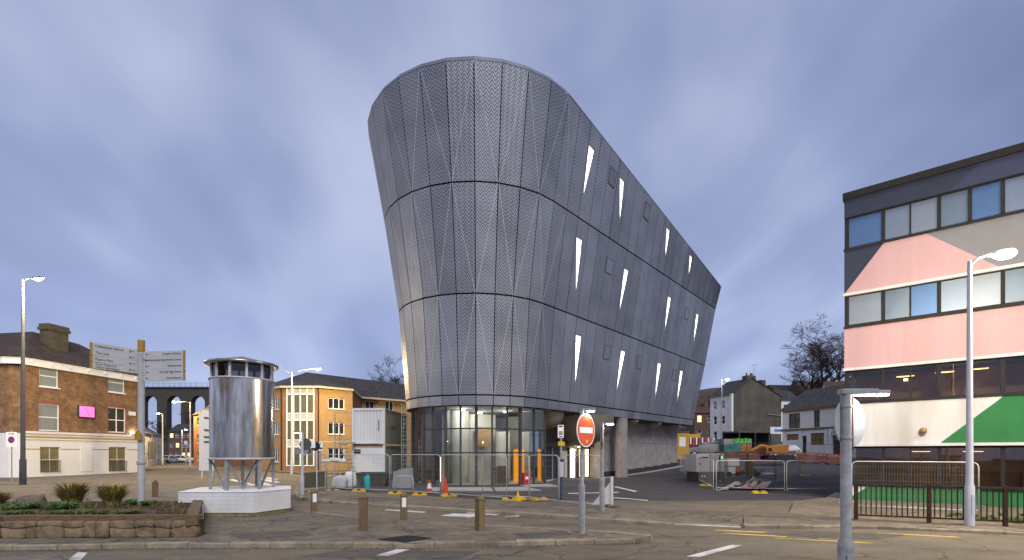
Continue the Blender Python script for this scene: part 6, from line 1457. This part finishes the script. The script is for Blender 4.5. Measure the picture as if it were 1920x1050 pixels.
# houses further up the hill
rbr = brick_mat('dull red brick', (.12, .055, .04), (.16, .075, .055), (.12, .09, .07), dirt=.4); rtile = brick_mat('brown roof tile', (.075, .038, .028), (.11, .055, .04), (.03, .02, .015), bw=.3, bh=.2, dirt=.4)
def house(label, px, Y, z, w_, d_, ew, rh, rz, wm, nf=2, nw=3, cat='house', name='hill_house', grp='houses up the hill', lit=(), roofm=None, chim=True):
    t_ = thing(name, label, cat, (X(px, Y), Y, z), rz, grp)
    hl = [(w_ * (i + .5) / nw - .5, w_ * (i + .5) / nw + .5, ew * (j + .32) / nf, ew * (j + .8) / nf) for i in range(nw) for j in range(nf)]
    wall(MB(), 0, w_, -3, ew, hl).build('wall', wm, t_)
    mb = MB(); mb.quad((0, d_, -3), (0, 0, -3), (0, 0, ew), (0, d_ / 2, ew + rh), (0, d_, ew)); mb.quad((w_, 0, -3), (w_, d_, -3), (w_, d_, ew), (w_, d_ / 2, ew + rh), (w_, 0, ew)); mb.quad((w_, d_, -3), (0, d_, -3), (0, d_, ew), (w_, d_, ew)); mb.build('side_wall', wm, t_)
    for i, h in enumerate(hl): window(t_, *h, upvc, glass_warm if i in lit else glass_dark, nzz=2, fw=.07)
    mb = MB(); mb.quad((-.2, -.3, ew - .15), (w_ + .2, -.3, ew - .15), (w_ + .2, d_ / 2, ew + rh + .06), (-.2, d_ / 2, ew + rh + .06)); mb.quad((w_ + .2, d_ + .3, ew - .15), (-.2, d_ + .3, ew - .15), (-.2, d_ / 2, ew + rh + .06), (w_ + .2, d_ / 2, ew + rh + .06)); r_ = mb.build('roof', roofm or rtile, t_)
    if chim: MB().box(w_ * .7, w_ * .7 + .9, d_ / 2 - .4, d_ / 2 + .4, ew + rh - .4, ew + rh + 1.1).build('chimney', rbr, r_)
    return t_
house('brown brick house on the hill behind the gable roof', 1462, 118, 10.2, 9, 8, 6, 2.6, R(6), rbr, 2, 3)
house('brown brick house on the hill, second from the gable', 1505, 128, 12.8, 11, 8, 5.6, 2.6, R(0), rbr, 2, 4, lit=(3,))
house('brown brick house on the hill under the bare tree', 1552, 124, 12.6, 10, 8, 5.4, 2.4, R(-8), rbr, 2, 3)
house('dark brick house left of the white gable house', 1302, 112, 4.6, 4.6, 7, 6.6, 1.5, R(-4), rbr, 2, 2, lit=(1,))
house('slate-roofed white cottage behind the shop roof', 1464, 88, 7.0, 4.5, 6, 4.6, 2.0, R(15), hw, 1, 2, roofm=aslate, chim=False)
house('red-roofed house with dormer behind the shop', 1555, 84, 8.2, 6, 7, 3.6, 2.8, R(-20), hw, 1, 2)
yh = G(1281, 62); yl = thing('yellow_cabin', 'yellow lit cabin beyond the end of the metal building', 'cabin', yh, R(0)); ylm = mat('warm yellow panel', (.52, .30, .06), .6, var=.1)
MB().box(-2.6, .75, 0, 3, 0, 3.4).build('wall', ylm, yl); MB().box(-2.7, .85, -.1, 3.1, 3.4, 3.55).build('roof', conc_dark, yl); MB().box(-.5, .3, -.03, 0, 1.6, 2.8).build('notice', whites, yl)
yh = G(1307, 80); hd_ = thing('site_hoarding', 'row of pale posts and orange boards behind the parked cars', 'hoarding', yh)
for i in range(10): MB().box(-1.6 + i * .48, -1.4 + i * .48, 0, .1, 0, 1.7).build('post', whites if i % 2 else corange, hd_)
MB().box(-1.6, .6, .12, .16, 1.7, 2.3).build('orange_board', ylm, hd_)
# ------------------------------------------------------------------ bare trees
bark = mat('grey brown bark', (.045, .034, .028), .9, var=.3, scale=8)
def bare_tree(label, pos, ht, spread, seed, levels=6, name='bare_tree', grp='bare winter trees', r0=.3):
    rnd = random.Random(seed); trunk, crown = MB(), MB()
    t_ = thing(name, label, 'tree', pos, 0, grp)
    def grow(p, d, ln_, r, lv):
        r = max(r, .022)
        q = p + d * ln_; mid = p.lerp(q, .5) + Vector((rnd.uniform(-1, 1), rnd.uniform(-1, 1), rnd.uniform(-.5, .8))) * ln_ * .06
        (trunk if lv <= 1 else crown).tube([p, mid, q], [r, r * .85, r * .68], 6 if lv < 2 else (4 if lv < 4 else 3), False)
        if lv >= levels: return
        for k in range(2 if lv < 1 else rnd.choice((2, 3, 3) if lv < 4 else (2, 3, 4))):
            nd = (d * rnd.uniform(.55, 1) + Vector((rnd.gauss(0, 1), rnd.gauss(0, 1), rnd.gauss(.25, .5))) * spread).normalized()
            grow(q.lerp(p, rnd.uniform(0, .35)), nd, ln_ * rnd.uniform(.62, .86), r * rnd.uniform(.5, .68), lv + 1)
    for k in range(3): grow(Vector((0, 0, 0)) if k == 0 else Vector((0, 0, ht * .12 * k)), Vector((rnd.uniform(-.25, .25), rnd.uniform(-.25, .25), 1)).normalized(), ht * .27, r0 / (1 + k * .4), 0)
    trunk.build('trunk', bark, t_, smooth=True); crown.build('crown', bark, t_); return t_
bare_tree('big bare tree on the hill beside the painted office block', (X(1542, 112), 112, 12.5), 19, .62, 4, 7, r0=.42)
bare_tree('smaller bare tree at the left of the big one on the hill', (X(1506, 122), 122, 13.5), 11.5, .6, 9, 6)
bare_tree('bare tree on the hill close to the office block corner', (X(1572, 116), 116, 13), 18, .6, 41, 7, r0=.4)
bare_tree('bare tree on the hill between the big one and the gable', (X(1524, 116), 116, 13), 14, .62, 43, 7, r0=.35)
bare_tree('bare tree top behind the left flank of the metal building', (X(742, 96), 96, 0), 17.5, .5, 14, 7)
bare_tree('bare tree behind the apartment roof, nearest the metal building', (X(765, 100), 100, 0), 18, .5, 15, 7)
bare_tree('small bare tree left of the white gable house', (X(1321, 120), 120, 8.5), 8, .5, 21, 5)
bare_tree('bare sapling far behind the white gable house', (X(1340, 125), 125, 9.5), 8, .5, 23, 5)
# ------------------------------------------------------------------ viaduct and side street on the left
vb = brick_mat('shade-dark viaduct brick', (.06, .05, .042), (.085, .07, .058), (.05, .045, .04), dirt=.4)  # shade of the backlit viaduct is put into this dark brick colour
YV = 172; via = thing('railway_viaduct', 'dark brick railway viaduct with tall arches across the side street', 'viaduct', (X(300, YV), YV, 0)); zt4 = Z(728, YV)
ac = [X(281, YV) - X(300, YV) + 8.4 * i for i in range(-3, 7)]; aw, ah = 2.45, Z(742, YV)
mb = MB(); x_prev = ac[0] - 8
for c in ac:
    mb.box(x_prev, c - aw, 0, 2.5, -2, ah - aw)
    n_ = 10
    for i in range(n_):
        a0_, a1_ = math.pi - math.pi * i / n_, math.pi - math.pi * (i + 1) / n_
        x0, x1, z0, z1 = c + aw * math.cos(a0_), c + aw * math.cos(a1_), ah - aw + aw * math.sin(a0_), ah - aw + aw * math.sin(a1_)
        mb.quad((x0, 0, z0), (x1, 0, z1), (x1, 0, zt4), (x0, 0, zt4)); mb.quad((x0, 0, z0), (x0, 2.5, z0), (x1, 2.5, z1), (x1, 0, z1))
    mb.quad((x_prev, 0, ah - aw), (c - aw, 0, ah - aw), (c - aw, 0, zt4), (x_prev, 0, zt4)); x_prev = c + aw
mb.box(x_prev, x_prev + 8, 0, 2.5, -2, zt4); mb.quad((ac[0] - 8, 0, zt4), (x_prev + 8, 0, zt4), (x_prev + 8, 2.5, zt4), (ac[0] - 8, 2.5, zt4)); mb.build('arched_wall', vb, via)
MB().box(ac[0] - 8, x_prev + 8, -.4, .3, zt4, zt4 + .5).build('parapet', vb, via)
rl = MB(); [rl.box(ac[0] - 8 + i * 1.9, ac[0] - 7.9 + i * 1.9, 0, .1, zt4 + .5, zt4 + 1.9) for i in range(48)]; rl.box(ac[0] - 8, x_prev + 8, 0, .08, zt4 + 1.8, zt4 + 1.9); rl.build('parapet_railing', galv, via)
thw = mat('grey white house render', (.42, .42, .42), .8, var=.08, scale=.8, dirt=.3, dcol=(.28, .27, .25))
house('white terraced house nearest the pub up the side street', 268, 70, 0, 11, 6, 5.0, 2.0, R(121), thw, 2, 4, name='terraced_house', grp='terraced houses up the side street', roofm=aslate)
house('grey terraced house further up the side street', 285, 83, 0, 10, 6, 5.2, 2.0, R(118), thw, 2, 3, name='terraced_house', grp='terraced houses up the side street', roofm=aslate)
house('long far brick terrace with lit windows across the side street end', 316, 128, 0, 6.4, 7, 7.6, 2.0, R(-4), rbr, 3, 4, name='terraced_house', grp='terraced houses up the side street', lit=(2, 4, 6, 9), roofm=aslate)
house('red brick house with slate roof on the right of the side street', 363, 76, 0, 7, 8, 8.0, 2.6, R(-38), obrick, 3, 2, name='brick_house', grp=None, roofm=aslate, chim=False)
# thin sign post in the side street, small timber shelter
p = Vector((X(281, 62), 62, 0)); nb_ = thing('notice_board', 'tan notice board on a post in the side street', 'notice board', p); MB().tube([(0, 0, 0), (0, 0, 3.6)], .05, 8).build('post', galv2, nb_); MB().box(-.3, .7, .05, .12, 1.2, 3.4).build('board', mat('tan board', (.32, .25, .14), .7), nb_)
p = Vector((X(349, 56), 56, 0)); sp_ = thing('thin_sign_post', 'thin grey post with small plate at the side street mouth', 'sign post', p); MB().tube([(0, 0, 0), (0, 0, 3.4)], .05, 8).build('post', galv, sp_); MB().box(-.2, .2, -.07, -.05, 3.0, 3.4).build('plate', galv2, sp_)
# grass verge by the apartment and weeds at the railing
verge = struct(MB().prism([(X(505, 52), 52), (X(560, 47), 47), (X(640, 46), 46), (X(660, 52), 52), (X(600, 53.5), 53.5), (X(530, 53.5), 53.5)], -.01, .12).build('verge', earth))
wd_ = MB(); rnd = random.Random(5)
for px, Y in [(1780 + i * 11 + rnd.uniform(-5, 5), rnd.uniform(14.2, 15.6)) for i in range(14)] + [(1900 + i * 6, 13.9) for i in range(5)]:
    q = blades(40, .06, .24, .2, .01, rnd.randint(0, 999), .5, .4); x, y = X(px, Y), Y; wd_.add([(a + x, b2 + y, c + .1) for a, b2, c in q.v], q.f)
o = wd_.build('weeds', leaf_g); o['kind'] = 'stuff'; o['label'] = 'weeds growing behind the brown guard rail'; o['category'] = 'weeds'

bank = grid('wooded_bank', frange(-150, -60, 5), frange(134, 160, 4), lambda x, y: -1 + (y - 134) * .36 + math.sin(x * .4) * .6, mat('dark wooded bank', (.03, .028, .016), .95, var=.5, scale=.5, bump=.5))
bare_tree('bare tree below the viaduct, left one', (X(300, 150), 150, 4), 9, .5, 31, 6); bare_tree('bare tree below the viaduct, right one', (X(362, 150), 150, 4), 10, .5, 33, 6)
# repair patches, covers and gutter litter
patchm = mat('darker asphalt patch', (.085, .075, .062), .85, var=.3, scale=3, bump=.3, bscale=60, dirt=.3, dcol=(.14, .12, .09))
for q, z in (([(430, 1000), (560, 994), (590, 1003), (450, 1010)], .1225), ([(960, 1000), (1060, 996), (1075, 1003), (985, 1008)], .1225), ([(560, 1044), (640, 1031), (900, 1033), (860, 1047)], .0085), ([(1440, 1003), (1520, 996), (1700, 1003), (1640, 1012)], .0085), ([(640, 934), (700, 931), (760, 936), (700, 941)], .1245)):
    P = [W(*p, z) for p in q]; mb = MB().quad(*[(p.x, p.y, z) for p in P])
    if (P[1] - P[0]).cross(P[2] - P[0]).z < 0: mb.f = [f[::-1] for f in mb.f]
    struct(mb.build('asphalt_patch', patchm))
lt = MB(); rnd = random.Random(11); LC = []
for i in range(700):
    k_ = rnd.randrange(len(NE) - 2) + 1; p = NE[k_].lerp(NE[k_ + 1], rnd.random()) + Vector((0, -abs(rnd.gauss(0, .09)) - .05, 0)); s2 = rnd.uniform(.008, .03); a_ = rnd.uniform(0, 6.3); d = Vector((math.cos(a_), math.sin(a_), 0)) * s2; e2 = Vector((-d.y, d.x, 0)) * .6
    lt.quad(*[tuple(Vector((p.x, p.y, .012 + rnd.uniform(0, .01))) + v) for v in (-d, e2, d, -e2)])
for i in range(260):
    p = PE[4].lerp(PE[8], rnd.random()) + Vector((0, -abs(rnd.gauss(0, .1)) - .05, 0)); s2 = rnd.uniform(.01, .03); a_ = rnd.uniform(0, 6.3); d = Vector((math.cos(a_), math.sin(a_), 0)) * s2; e2 = Vector((-d.y, d.x, 0)) * .6
    lt.quad(*[tuple(Vector((p.x, p.y, .012 + rnd.uniform(0, .01))) + v) for v in (-d, e2, d, -e2)])
o = lt.build('leaf_litter', mat('dead leaves', (.10, .05, .02), .9, var=.6, scale=20)); o['kind'] = 'stuff'; o['label'] = 'dead leaves and grit along the kerbs'; o['category'] = 'litter'
ms = MB()
for i in range(60):
    k_ = rnd.randrange(5); a, c = Vector((*HX[(k_ + 5) % 6], 0)), Vector((*HX[k_ % 6], 0)); p = a.lerp(c, rnd.random()); q = blades(9, .02, .07, .05, .006, rnd.randint(0, 999), .5, .4); ms.add([(x + p.x * 1.0, y + p.y - .03, z + .12) for x, y, z in q.v], q.f)
o = ms.build('moss_tufts', leaf_d); o['kind'] = 'stuff'; o['label'] = 'moss and weeds at the foot of the tiled plinth'; o['category'] = 'weeds'
